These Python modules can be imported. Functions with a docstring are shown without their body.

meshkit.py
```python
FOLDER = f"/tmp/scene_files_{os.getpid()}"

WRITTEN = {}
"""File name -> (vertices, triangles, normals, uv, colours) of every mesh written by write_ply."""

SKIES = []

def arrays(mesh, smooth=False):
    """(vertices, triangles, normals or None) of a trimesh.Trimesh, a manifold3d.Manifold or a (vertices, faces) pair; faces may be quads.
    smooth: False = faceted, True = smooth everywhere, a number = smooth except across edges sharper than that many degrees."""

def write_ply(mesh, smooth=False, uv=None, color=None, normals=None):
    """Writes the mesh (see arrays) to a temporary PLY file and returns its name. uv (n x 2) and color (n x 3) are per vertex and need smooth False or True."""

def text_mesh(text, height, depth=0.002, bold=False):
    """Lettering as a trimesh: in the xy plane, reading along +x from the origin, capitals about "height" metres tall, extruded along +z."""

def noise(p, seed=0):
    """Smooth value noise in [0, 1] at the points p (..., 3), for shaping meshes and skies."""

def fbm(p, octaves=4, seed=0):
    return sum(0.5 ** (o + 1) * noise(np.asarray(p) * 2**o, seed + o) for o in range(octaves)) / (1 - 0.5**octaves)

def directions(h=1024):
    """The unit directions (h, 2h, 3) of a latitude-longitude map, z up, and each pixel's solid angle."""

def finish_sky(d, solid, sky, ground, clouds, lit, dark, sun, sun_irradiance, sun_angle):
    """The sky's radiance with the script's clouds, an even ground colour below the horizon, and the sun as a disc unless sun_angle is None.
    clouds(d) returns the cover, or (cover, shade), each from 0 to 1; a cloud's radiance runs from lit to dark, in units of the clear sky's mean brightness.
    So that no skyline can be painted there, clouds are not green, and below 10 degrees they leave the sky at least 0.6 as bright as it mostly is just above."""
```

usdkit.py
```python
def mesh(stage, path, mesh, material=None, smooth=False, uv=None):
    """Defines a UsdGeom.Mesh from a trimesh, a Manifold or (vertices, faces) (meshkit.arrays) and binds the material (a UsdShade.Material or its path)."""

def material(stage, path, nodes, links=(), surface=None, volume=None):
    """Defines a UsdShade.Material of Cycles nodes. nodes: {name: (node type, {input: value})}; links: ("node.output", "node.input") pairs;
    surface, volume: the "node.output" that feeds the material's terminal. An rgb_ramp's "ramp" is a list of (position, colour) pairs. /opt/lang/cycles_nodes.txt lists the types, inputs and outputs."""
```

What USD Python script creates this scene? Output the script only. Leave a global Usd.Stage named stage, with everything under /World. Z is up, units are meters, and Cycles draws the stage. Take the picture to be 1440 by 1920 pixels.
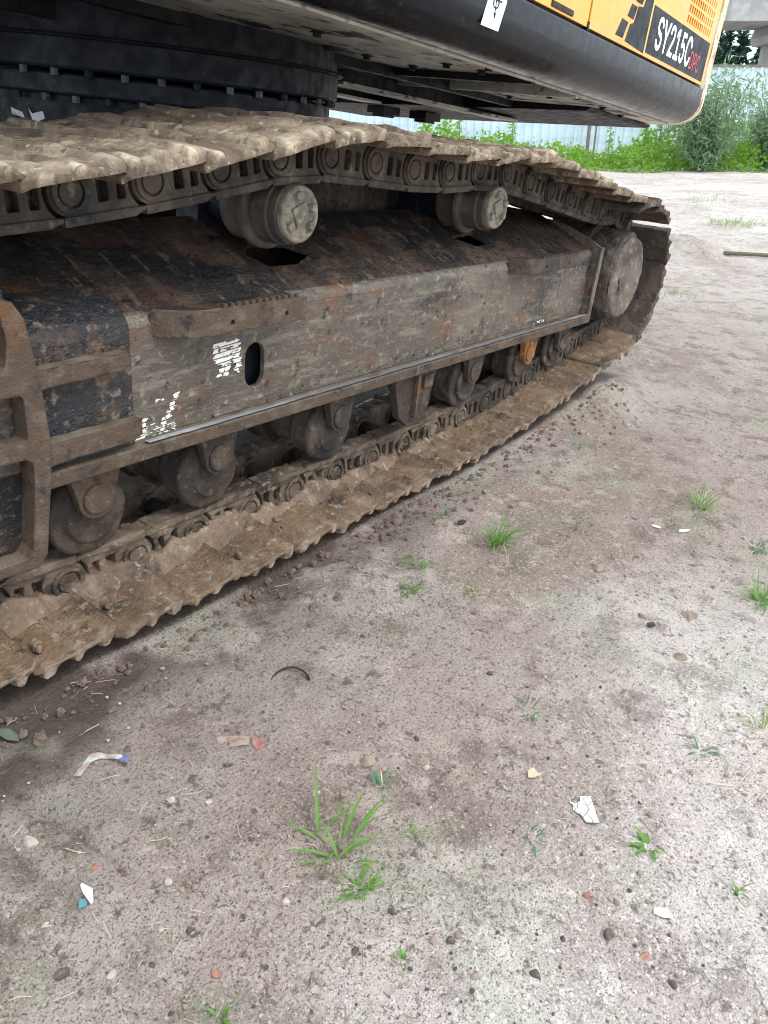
import math, random
import numpy as np, trimesh, usdkit, meshkit
from shapely.geometry import Polygon, Point, box as sbox, LineString
from shapely.ops import unary_union
from shapely import affinity
from pxr import Usd, UsdGeom, UsdLux, UsdShade, Gf, Sdf, Vt

stage = Usd.Stage.CreateInMemory()
UsdGeom.SetStageUpAxis(stage, 'Z')
UsdGeom.Xform.Define(stage, '/World')
UsdGeom.Scope.Define(stage, '/World/Looks')
rng = np.random.default_rng(7)
R_ = math.radians

# ------------------------------------------------------------------ camera, sky, sun, exposure
EYE = np.array([0, 0, 1.1])
PITCH, YAW = R_(26.4), R_(34.45)
EXPOSURE = 0.90
SUN_AZ, SUN_EL, SUN_I, SUN_ANGLE = R_(-78), R_(52), 0.34, 30.0     # azimuth of the direction towards the sun, from +x
SKY = 0.15

def rows(p, yaw, roll):
    fw = np.array([math.cos(yaw)*math.cos(p), math.sin(yaw)*math.cos(p), -math.sin(p)])
    rt = np.array([math.sin(yaw), -math.cos(yaw), 0]); up = np.cross(rt, fw)
    c, s = math.cos(roll), math.sin(roll)
    return np.stack([c*rt+s*up, -s*rt+c*up, fw])
RW = rows(PITCH, YAW, 0)
cam = UsdGeom.Camera.Define(stage, '/World/camera')
m4 = np.eye(4); m4[0, :3], m4[1, :3], m4[2, :3], m4[3, :3] = RW[0], RW[1], -RW[2], EYE
cam.AddTransformOp().Set(Gf.Matrix4d(m4.tolist()))
cam.CreateHorizontalApertureAttr(26.0); cam.CreateVerticalApertureAttr(34.6667); cam.CreateFocalLengthAttr(26.0)
cam.CreateFStopAttr(0.0); cam.CreateExposureAttr(EXPOSURE); cam.CreateClippingRangeAttr((0.02, 5000))

dome = UsdLux.DomeLight.Define(stage, '/World/sky')
sd = np.array([math.cos(SUN_EL)*math.cos(SUN_AZ), math.cos(SUN_EL)*math.sin(SUN_AZ), math.sin(SUN_EL)])
lk = usdkit.material(stage, '/World/Looks/sky_air', {
    'tc': ('texture_coordinate', {}),
    'sky': ('sky_texture', {'sky_type': 'single_scattering', 'sun_disc': False, 'sun_elevation': SUN_EL, 'sun_rotation': math.atan2(sd[0], sd[1]), 'aerosol_density': 2.0}),
    'n': ('noise_texture', {'scale': 1.3, 'detail': 5.0, 'roughness': 0.55}),
    'r': ('rgb_ramp', {'ramp': [(0.0, (.6, .6, .6)), (0.45, (.78, .78, .78)), (0.75, (.95, .95, .95))]}),
    'mx': ('mix_color', {'b': (6.9, 7.65, 8.2)}),
    'bg': ('background_shader', {'strength': SKY})},
    [('tc.generated', 'n.vector'), ('n.fac', 'r.fac'), ('r.color', 'mx.fac'), ('sky.color', 'mx.a'), ('mx.result', 'bg.color')], surface='bg.background')
UsdShade.MaterialBindingAPI.Apply(dome.GetPrim()).Bind(lk)
dome.GetPrim().SetCustomDataByKey('kind', 'structure')
sun = UsdLux.DistantLight.Define(stage, '/World/sun')
sun.CreateIntensityAttr(SUN_I); sun.CreateAngleAttr(SUN_ANGLE); sun.CreateNormalizeAttr(True); sun.CreateColorAttr(Gf.Vec3f(1, .97, .93))
zx = sd; xx = np.cross([0, 0, 1], zx); xx /= np.linalg.norm(xx); yx = np.cross(zx, xx)
s4 = np.eye(4); s4[0, :3], s4[1, :3], s4[2, :3] = xx, yx, zx
sun.AddTransformOp().Set(Gf.Matrix4d(s4.tolist()))

# the machine stands on gently sloping dirt: its own upright frame leans by about six degrees
RM = rows(R_(26.69), R_(34.45), R_(6.12))
Q = RW.T @ RM
def to_world(p): return EYE + (np.asarray(p, float)-EYE) @ Q.T
def to_machine(p): return EYE + (np.asarray(p, float)-EYE) @ Q
NG = Q @ np.array([0, 0, 1.0]); G0 = to_world([0, 0, 0])

# ------------------------------------------------------------------ helpers
COUNT = {}
def name_at(parent, name):
    k = (parent, name); n = COUNT.get(k, 0); COUNT[k] = n+1
    return f'{parent}/{name}' if n == 0 else f'{parent}/{name}_{n:03d}'
def tag(p, label=None, cat=None, group=None, kind=None):
    p = p.GetPrim() if hasattr(p, 'GetPrim') else p
    for k, v in (('label', label), ('category', cat), ('group', group), ('kind', kind)):
        if v: p.SetCustomDataByKey(k, v)
    return p
def obj(name, mesh, mat, parent='/World', smooth=35, label=None, cat=None, group=None, kind=None):
    if isinstance(mesh, (list, tuple)) and len(mesh) and isinstance(mesh[0], trimesh.Trimesh): mesh = trimesh.util.concatenate(list(mesh))
    path = name_at(str(parent), name)
    m = usdkit.mesh(stage, path, mesh, M[mat], smooth=smooth)
    tag(m, label, cat, group, kind)
    return path
def thing(name, label, cat, group=None, loc=(0, 0, 0), rz=0.0, matrix=None):
    path = name_at('/World', name)
    x = UsdGeom.Xform.Define(stage, path)
    if matrix is not None: x.AddTransformOp().Set(Gf.Matrix4d(matrix.tolist()))
    else:
        x.AddTranslateOp().Set(Gf.Vec3d(*map(float, loc))); x.AddRotateZOp().Set(math.degrees(rz))
    tag(x, label, cat, group); return path
def copy(src, name, loc, rz, scale=1.0, label=None, group=None):
    path = name_at('/World', name)
    x = UsdGeom.Xform.Define(stage, path); p = x.GetPrim()
    p.GetReferences().AddInternalReference(src); p.SetInstanceable(True)
    x.ClearXformOpOrder()
    x.AddTransformOp(opSuffix='place').Set(Gf.Matrix4d((np.diag([scale]*3+[1.]) @ np.array([[math.cos(rz), math.sin(rz), 0, 0], [-math.sin(rz), math.cos(rz), 0, 0], [0, 0, 1, 0], [*loc, 1]])).tolist()))
    tag(p, label, None, group); return path

def bx(x0, x1, y0, y1, z0, z1):
    b = trimesh.creation.box((x1-x0, y1-y0, z1-z0)); b.apply_translation(((x0+x1)/2, (y0+y1)/2, (z0+z1)/2)); return b
def prism_y(poly, y0, y1):
    """polygon in (x, z) extruded along y from y0 to y1"""
    out = []
    for g in getattr(poly, 'geoms', [poly]):
        if g.area < 1e-9: continue
        m = trimesh.creation.extrude_polygon(g, abs(y1-y0), engine='earcut')
        v = m.vertices.copy(); m.vertices = np.stack([v[:, 0], v[:, 2]+min(y0, y1), v[:, 1]], 1); m.invert(); out.append(m)
    return trimesh.util.concatenate(out)
def prism_x(poly, x0, x1):
    """polygon in (y, z) extruded along x"""
    out = []
    for g in getattr(poly, 'geoms', [poly]):
        m = trimesh.creation.extrude_polygon(g, x1-x0, engine='earcut')
        v = m.vertices.copy(); m.vertices = np.stack([v[:, 2]+x0, v[:, 0], v[:, 1]], 1); out.append(m)
    return trimesh.util.concatenate(out)
def prism_z(poly, z0, z1):
    out = []
    for g in getattr(poly, 'geoms', [poly]):
        m = trimesh.creation.extrude_polygon(g, z1-z0, engine='earcut'); m.apply_translation((0, 0, z0)); out.append(m)
    return trimesh.util.concatenate(out)
def lathe_y(prof, c, n=40):
    """profile [(r, y)] revolved about the y axis through c=(x, z)"""
    prof = np.array(prof, float); a = np.linspace(0, 2*np.pi, n, endpoint=False)
    v = np.stack([c[0]+prof[:, 0][:, None]*np.cos(a), np.repeat(prof[:, 1][:, None], n, 1), c[1]+prof[:, 0][:, None]*np.sin(a)], -1)
    k = len(prof); i, j = np.meshgrid(np.arange(k-1), np.arange(n), indexing='ij'); j2 = (j+1) % n
    q = np.stack([i*n+j, i*n+j2, (i+1)*n+j2, (i+1)*n+j], -1).reshape(-1, 4)
    m = trimesh.Trimesh(v.reshape(-1, 3), np.vstack([q[:, [0, 1, 2]], q[:, [0, 2, 3]]]), process=False)
    return m
def cyl_y(c, r, y0, y1, n=28, ch=0.004):
    return lathe_y([(1e-4, y0), (r-ch, y0), (r, y0+ch), (r, y1-ch), (r-ch, y1), (1e-4, y1)], c, n)
def cyl_z(x, y, r, z0, z1, n=12):
    m = trimesh.creation.cylinder(r, z1-z0, sections=n); m.apply_translation((x, y, (z0+z1)/2)); return m
def grid_mesh(P):
    a, b = P.shape[:2]; i, j = np.meshgrid(np.arange(a-1), np.arange(b-1), indexing='ij')
    q = np.stack([i*b+j, (i+1)*b+j, (i+1)*b+j+1, i*b+j+1], -1).reshape(-1, 4)
    return trimesh.Trimesh(P.reshape(-1, 3), np.vstack([q[:, [0, 1, 2]], q[:, [0, 2, 3]]]), process=False)
def rough(m, amp, scale, seed=0, sub=None):
    if sub: m = trimesh.Trimesh(*trimesh.remesh.subdivide_to_size(m.vertices, m.faces, sub, max_iter=12)); m.merge_vertices()
    n = m.vertex_normals; d = meshkit.fbm(m.vertices*scale+50, 4, seed)-.5
    m.vertices = m.vertices+n*(d*2*amp)[:, None]; return m
def ngon(cx, cz, r, n=24, a0=0): return Polygon([(cx+r*math.cos(a0+2*math.pi*k/n), cz+r*math.sin(a0+2*math.pi*k/n)) for k in range(n)])
def obround(x0, x1, z0, z1):
    r = (x1-x0)/2; return LineString([((x0+x1)/2, z0+r), ((x0+x1)/2, z1-r)]).buffer(r, 12)
def smooth(t): t = np.clip(t, 0, 1); return t*t*(3-2*t)

# ------------------------------------------------------------------ materials
M = {}
def soil(name, base, layers, rough=(.75, .9), bump=(.004, 90), bevel=None, bump2=None, spec=.35, up=None, metallic=0.0, coat=0.0, tip=None):
    """base colour, then layers (colour, vector scale xyz, lo, hi[, detail]) laid over it where a noise passes lo..hi; bump = (metres, scale)"""
    N = {'g': ('geometry', {}), 'p': ('principled_bsdf', {'specular_ior_level': spec, 'metallic': metallic, 'coat_weight': coat})}
    L = []; cur = None
    N['tc'] = ('texture_coordinate', {})
    for i, ly in enumerate(layers):
        col, sc, lo, hi = ly[:4]; det = ly[4] if len(ly) > 4 else 6.0
        N[f'm{i}'] = ('mapping', {'scale': sc if np.ndim(sc) else (sc, sc, sc), 'location': (i*3.7+1, i*1.9, i*5.3)})
        N[f'n{i}'] = ('noise_texture', {'scale': 1.0, 'detail': det, 'roughness': .62})
        N[f'r{i}'] = ('map_range', {'range_type': 'smoothstep', 'from_min': lo, 'from_max': hi, 'to_max': 1.0 if np.max(sc) < 40 else .62, 'clamp': True})
        N[f'x{i}'] = ('mix_color', {'b': col}); 
        if cur is None: N[f'x{i}'][1]['a'] = base
        L += [('tc.object', f'm{i}.vector'), (f'm{i}.vector', f'n{i}.vector'), (f'n{i}.fac', f'r{i}.value'), (f'r{i}.result', f'x{i}.fac')]
        if cur: L.append((cur, f'x{i}.a'))
        cur = f'x{i}.result'
    if up:      # dust that settles on faces turned upwards
        N['sx'] = ('separate_xyz', {}); N['ur'] = ('map_range', {'range_type': 'smoothstep', 'from_min': up[1], 'from_max': up[2], 'clamp': True})
        N['un'] = ('noise_texture', {'scale': 14.0, 'detail': 6.0}); N['ua'] = ('math', {'math_type': 'multiply'}); N['uc'] = ('mix_color', {'b': up[0]})
        N['ub'] = ('map_range', {'from_min': .3, 'from_max': .62, 'clamp': True})
        L += [('g.normal', 'sx.vector'), ('sx.z', 'ur.value'), ('tc.object', 'un.vector'), ('un.fac', 'ub.value'), ('ur.result', 'ua.value1'), ('ub.result', 'ua.value2'), ('ua.value', 'uc.fac')]
        if cur: L.append((cur, 'uc.a'))
        else: N['uc'][1]['a'] = base
        cur = 'uc.result'
    if tip:     # edges worn or dried pale, given by the mesh
        N['ta'] = ('attribute', {'attribute': 'tip'}); N['tn'] = ('noise_texture', {'scale': 30.0, 'detail': 5.0}); N['tr'] = ('map_range', {'from_min': .36, 'from_max': .58, 'to_min': .1, 'clamp': True})
        N['tm'] = ('math', {'math_type': 'multiply'}); N['tx'] = ('mix_color', {'b': tip})
        L += [('tc.object', 'tn.vector'), ('tn.fac', 'tr.value'), ('ta.fac', 'tm.value1'), ('tr.result', 'tm.value2'), ('tm.value', 'tx.fac'), (cur, 'tx.a')]; cur = 'tx.result'
    if cur: L.append((cur, 'p.base_color'))
    else: N['p'][1]['base_color'] = base
    N['rn'] = ('noise_texture', {'scale': 23.0, 'detail': 4.0}); N['rr'] = ('map_range', {'from_min': .35, 'from_max': .65, 'to_min': rough[0], 'to_max': rough[1], 'clamp': True})
    L += [('tc.object', 'rn.vector'), ('rn.fac', 'rr.value'), ('rr.result', 'p.roughness')]
    last = None
    if bevel:
        N['bv'] = ('bevel', {'radius': bevel, 'samples': 4}); last = 'bv.bevel'
    for k, b in enumerate([b for b in (bump2, bump) if b]):
        N[f'bn{k}'] = ('noise_texture', {'scale': float(b[1]), 'detail': 6.0, 'roughness': .6}); N[f'bb{k}'] = ('bump', {'strength': 1.0, 'distance': b[0]})
        L += [('tc.object', f'bn{k}.vector'), (f'bn{k}.fac', f'bb{k}.height')]
        if last: L.append((last, f'bb{k}.normal'))
        last = f'bb{k}.normal'
    if last: L.append((last, 'p.normal'))
    M[name] = usdkit.material(stage, f'/World/Looks/{name}', N, L, surface='p.BSDF')
def plain(name, col, rough=.6, spec=.4, metallic=0, **k):
    M[name] = usdkit.material(stage, f'/World/Looks/{name}', {'p': ('principled_bsdf', {'base_color': col, 'roughness': rough, 'specular_ior_level': spec, 'metallic': metallic, **k})}, [], surface='p.BSDF')

CLAY = (.42, .33, .235); MUD = (.15, .108, .073); MUDL = (.155, .100, .062)
soil('frame_steel', (.072, .058, .046), [((.115, .090, .068), (2.5, 2.5, 6), .42, .60), ((.020, .017, .016), (1.6, 1.6, 4), .52, .64), ((.15, .128, .10), (6, 6, 34), .50, .66), ((.105, .050, .028), (5, 5, 9), .55, .69), ((.014, .013, .013), 30, .57, .68), ((.21, .182, .145), 38, .56, .70), ((.018, .016, .015), (16, 16, 5), .60, .69), ((.20, .17, .135), (30, 30, 170), .56, .68), ((.015, .014, .013), 150, .57, .67)], rough=(.25, .55), bump=(.0022, 170), bump2=(.006, 30), bevel=.006, spec=.5)
soil('block_steel', (.016, .014, .014), [((.055, .036, .026), 6, .46, .62), ((.007, .008, .012), (5, 5, 9), .47, .60), ((.105, .060, .035), 11, .56, .68), ((.15, .125, .10), 38, .55, .68), ((.008, .008, .009), 36, .55, .66), ((.19, .16, .125), 150, .60, .71)], rough=(.30, .7), bump=(.004, 150), bump2=(.010, 34), bevel=.006, spec=.5)
soil('frame_top', (.024, .017, .014), [((.070, .044, .031), (8, 3, 3), .42, .58), ((.007, .0065, .007), (3, 5, 5), .49, .60), ((.11, .080, .056), (38, 12, 12), .55, .68), ((.055, .022, .013), 5, .56, .70), ((.008, .007, .007), 37, .55, .65), ((.16, .125, .09), 110, .60, .70)], rough=(.28, .68), bump=(.004, 120), bump2=(.010, 32), spec=.45)
soil('rusty_edge', (.072, .048, .033), [((.115, .060, .031), 8, .52, .68), ((.11, .085, .064), 20, .5, .66), ((.022, .019, .018), 14, .54, .68), ((.16, .125, .095), 70, .58, .7)], rough=(.55, .85), bump=(.002, 160), bump2=(.005, 40), bevel=.006, up=((.15, .12, .09), .55, .9))
soil('worn_strip', (.16, .165, .175), [((.34, .365, .39), (2, 14, 14), .46, .66), ((.07, .055, .044), (7, 16, 16), .56, .68)], rough=(.35, .6), bump=(.0012, 120), metallic=.3)
soil('link_steel', (.034, .027, .022), [((.082, .063, .046), 11, .44, .6), ((.15, .118, .085), 30, .56, .7), ((.075, .06, .028), 9, .62, .72), ((.015, .015, .017), 8, .52, .66), ((.17, .135, .10), 90, .6, .7)], rough=(.5, .85), bump=(.0016, 190), bump2=(.004, 48), bevel=.005)
soil('muddy_link', (.105, .076, .054), [((.175, .132, .096), 9, .44, .62), ((.045, .034, .027), 13, .48, .64), ((.26, .205, .15), 38, .56, .7)], rough=(.55, .9), bump=(.003, 130), bump2=(.008, 38), bevel=.006)
soil('clay_shoe', (.215, .162, .112), [((.13, .094, .066), 6, .40, .60), ((.33, .262, .186), 14, .50, .66), ((.07, .053, .041), 10, .54, .67), ((.20, .148, .10), (36, 8, 36), .54, .7), ((.06, .047, .038), 38, .56, .68), ((.40, .33, .24), 39, .58, .70), ((.09, .07, .052), 120, .56, .68)], rough=(.7, .92), bump=(.004, 130), bump2=(.009, 40), tip=(.56, .47, .345))
soil('mud_shoe', MUDL, [((.105, .069, .046), 5, .40, .60), ((.195, .140, .098), 13, .48, .66), ((.050, .036, .027), 8, .54, .66), ((.28, .215, .16), 39, .55, .68), ((.085, .058, .038), 90, .55, .67), ((.36, .29, .21), 150, .60, .7)], rough=(.22, .85), bump=(.003, 150), bump2=(.005, 60), tip=(.42, .35, .27))
soil('wet_shoe', (.146, .093, .055), [((.098, .064, .042), 5, .44, .60), ((.185, .132, .090), 9, .50, .66), ((.045, .033, .027), 6, .56, .66), ((.26, .20, .145), 32, .57, .69), ((.065, .046, .034), 38, .55, .66), ((.34, .27, .20), 130, .60, .70)], rough=(.08, .60), bump=(.003, 120), bump2=(.007, 30), spec=.5, tip=(.42, .35, .27))
soil('dark_shoe', (.060, .046, .038), [((.12, .09, .068), 9, .42, .64), ((.19, .15, .11), 22, .56, .72), ((.03, .028, .028), 8, .56, .7)], rough=(.65, .9), bump=(.003, 110), bump2=(.010, 40))
soil('drive_mud', (.06, .046, .038), [((.10, .080, .064), 8, .42, .62), ((.04, .034, .031), 7, .55, .68), ((.24, .20, .165), 30, .58, .72)], rough=(.7, .92), bump=(.004, 90), bump2=(.014, 26))
soil('cover_face', (.135, .108, .088), [((.060, .047, .038), 8, .46, .6), ((.20, .168, .14), 20, .52, .68), ((.08, .065, .055), 12, .61, .7)], rough=(.6, .85), bump=(.002, 130), bump2=(.007, 30))
soil('carrier_cap', (.23, .205, .165), [((.13, .11, .083), 30, .42, .62), ((.32, .295, .24), 45, .5, .66), ((.10, .085, .065), 26, .58, .7)], rough=(.6, .85), bump=(.0015, 220), bevel=.003)
soil('carrier_steel', (.055, .043, .035), [((.11, .085, .066), 12, .45, .65), ((.035, .032, .032), 9, .5, .66)], rough=(.45, .75), bump=(.001, 180), bevel=.004)
soil('navy_paint', (.0035, .006, .012), [((.008, .012, .021), 7, .48, .66), ((.030, .032, .036), 15, .62, .74)], rough=(.35, .7), bump=(.001, 160), bump2=(.002, 40), bevel=.004, spec=.3)
soil('rust_orange', (.22, .095, .028), [((.16, .07, .03), 18, .45, .62), ((.42, .22, .07), 30, .55, .68)], rough=(.6, .85), bump=(.002, 160), bevel=.004)
soil('brown_casting', (.034, .025, .020), [((.070, .052, .039), 14, .46, .62), ((.035, .026, .022), 9, .52, .66), ((.17, .135, .105), 60, .58, .7)], rough=(.6, .85), bump=(.002, 140), bump2=(.006, 40), bevel=.006)
soil('skirt_paint', (.0025, .004, .007), [((.007, .009, .012), (1.2, 1.2, 5), .42, .66), ((.030, .029, .028), (6, 6, 18), .60, .76), ((.020, .020, .020), 38, .56, .70)], rough=(.16, .30), bump=(.00015, 60), spec=.14)
soil('belly_steel', (.40, .395, .36), [((.60, .59, .54), (2, 5, 5), .44, .60), ((.025, .027, .03), (4, 9, 9), .52, .60), ((.12, .085, .06), 7, .58, .70), ((.02, .02, .022), 30, .63, .70)], rough=(.5, .8), bump=(.002, 120))
soil('bolt_steel', (.10, .105, .11), [((.04, .042, .045), 30, .45, .6)], rough=(.5, .7), bump=None)
soil('belly_dark', (.006, .008, .012), [((.022, .023, .026), 8, .5, .68), ((.05, .04, .03), 12, .64, .74)], rough=(.5, .8), bump=(.0015, 120), bevel=.004, spec=.3)
soil('lip_steel', (.48, .47, .42), [((.62, .61, .56), (9, 9, 9), .48, .62), ((.12, .10, .085), 16, .58, .70)], rough=(.4, .65), bump=(.001, 140))
soil('yellow_paint', (.80, .335, .018), [((.66, .28, .018), (2, 2, 4), .48, .7), ((.60, .36, .10), 22, .66, .78)], rough=(.28, .42), bump=(.0005, 40), spec=.5, coat=.2)
soil('scraped_yellow', (.76, .43, .09), [((.72, .56, .34), (7, 7, 3), .40, .52), ((.30, .19, .11), (12, 12, 6), .56, .61), ((.80, .74, .62), (16, 16, 8), .50, .55)], rough=(.4, .6), bump=(.002, 40))
soil('decal_black', (.006, .009, .013), [((.018, .02, .023), 6, .5, .7)], rough=(.4, .55), bump=None, spec=.2)
plain('decal_white', (.80, .82, .82), .4); plain('decal_red', (.55, .03, .06), .4); plain('decal_gold', (.75, .50, .12), .4); plain('decal_orange', (.80, .42, .04), .35)
soil('sticker_white', (.78, .80, .81), [((.62, .64, .64), 20, .55, .7)], rough=(.4, .55), bump=None)
soil('old_label', (.74, .73, .70), [((.52, .49, .44), 60, .52, .66)], rough=(.5, .7), bump=None)
plain('void_black', (.004, .004, .005), .9, .1)
soil('rag_white', (.62, .64, .66), [((.40, .42, .45), 18, .5, .66)], rough=(.8, .9), bump=(.002, 60))

# ------------------------------------------------------------------ ground
def ground_z(x, y, detail=True):
    x, y = np.asarray(x, float), np.asarray(y, float)
    plane = G0[2]-(NG[0]*(x-G0[0])+NG[1]*(y-G0[1]))/NG[2]
    r = np.hypot(x, y); w = smooth((r-4.6)/13.0)
    plane = np.clip(plane, -1.2, 1.2)
    z = plane*(1-w)+w*(-.02)
    if detail:
        p = np.stack([x, y, 0*x], -1)
        far = np.clip(r/12, .25, 1)
        z = z+(meshkit.fbm(p*.9, 3, 3)-.5)*.05*far*1.2+(meshkit.fbm(p*3.1, 3, 5)-.5)*.030+(meshkit.fbm(p*11, 3, 9)-.5)*.011
        # the soil is pressed up in a low ragged ridge and dug out beside the shoes
        mp = to_machine(np.stack([x, y, z], -1)); d = 1.23-mp[..., 1]
        inx = smooth((mp[..., 0]+.6)/.5)*smooth((3.9-mp[..., 0])/.5)
        z = z+inx*(-.007*np.exp(-((d-.035)/.05)**2)+.016*np.exp(-((d-.19)/.08)**2)*(.3+meshkit.fbm(p*5, 3, 21)*1.4))
        z = z+np.where(d < -.02, inx*-.004, 0)
        z = z+.016*np.exp(-(((mp[..., 0]-.28)/.30)**4+((d-.30)/.20)**4))*(np.abs(np.sin((mp[..., 0]+.15*mp[..., 1])*math.pi/.085))**.6-.6)*(.5+meshkit.fbm(p*6, 3, 29))
        lift = np.interp(mp[..., 0], [2.25, 2.75, 3.08, 3.40, 3.62, 3.95, 4.15], [0, .028, .072, .118, .125, .06, 0])
        z = z+lift*smooth(1-(d-.015)/.20)*smooth((d+.75)/.1)*(.62+.5*meshkit.fbm(p*7, 4, 35))
        # lump of loose earth by the drive end
        for (mx, my, a, h) in MOUNDS:
            z = z+h*np.exp(-(((x-mx)**2+(y-my)**2)/a**2))*(.45+1.1*meshkit.fbm(p*6, 4, 33))
    return z
MOUNDS = []
MOUNDS += [(9.9, 2.5, .38, .16), (10.6, 2.2, .3, .10), (9.3, 2.75, .3, .09), (4.6, 1.35, .22, .05)]
#GROUND_END
def wet_darkening(x, y, z):
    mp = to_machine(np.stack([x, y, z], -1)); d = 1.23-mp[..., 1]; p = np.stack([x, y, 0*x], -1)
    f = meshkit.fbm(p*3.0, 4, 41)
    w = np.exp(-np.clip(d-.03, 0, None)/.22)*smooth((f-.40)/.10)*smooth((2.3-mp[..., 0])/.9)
    w = np.maximum(w, np.where((mp[..., 0] < 3.9) & (d > -3.5), smooth((.012-d)/.05), 0))  # ground under the track and machine is darkened throughout
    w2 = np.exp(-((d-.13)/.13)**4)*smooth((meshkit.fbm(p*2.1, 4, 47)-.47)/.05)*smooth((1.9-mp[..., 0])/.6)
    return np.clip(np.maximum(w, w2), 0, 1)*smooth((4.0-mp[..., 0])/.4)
def build_ground():
    th = np.r_[np.linspace(-180, -14, 34)[:-1], np.linspace(-14, 84, 620), np.linspace(84, 180, 22)[1:]]
    rr = np.r_[np.geomspace(.05, .30, 14)[:-1], np.geomspace(.30, 32, 600), np.geomspace(32, 3000, 22)[1:]]
    Rr, T = np.meshgrid(rr, np.radians(th), indexing='ij')
    X, Y = Rr*np.cos(T), Rr*np.sin(T)
    Z = ground_z(X, Y)
    W = wet_darkening(X, Y, Z); Z = Z-.006*W*(Rr < 5)
    m = grid_mesh(np.stack([X, Y, Z], -1))
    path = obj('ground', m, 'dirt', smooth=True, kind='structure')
    UsdGeom.PrimvarsAPI(stage.GetPrimAtPath(path)).CreatePrimvar('wet_dark', Sdf.ValueTypeNames.FloatArray, 'vertex').Set(Vt.FloatArray.FromNumpy(W.ravel().astype(np.float32)))
    mp = to_machine(m.vertices); D = smooth((1.23-mp[:, 1]-.62+1.0*(meshkit.fbm(m.vertices*np.array([1.1, 1.1, 0]), 4, 61)-.5))/.75)*(1-smooth((Rr.ravel()-1.5)/1.3))
    D = np.maximum(D, .95*smooth((Rr.ravel()-5.5)/7)*(.6+.4*smooth((meshkit.fbm(m.vertices*np.array([.5, .5, 0]), 3, 63)-.4)/.2)))
    UsdGeom.PrimvarsAPI(stage.GetPrimAtPath(path)).CreatePrimvar('dry', Sdf.ValueTypeNames.FloatArray, 'vertex').Set(Vt.FloatArray.FromNumpy(D.astype(np.float32)))

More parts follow.
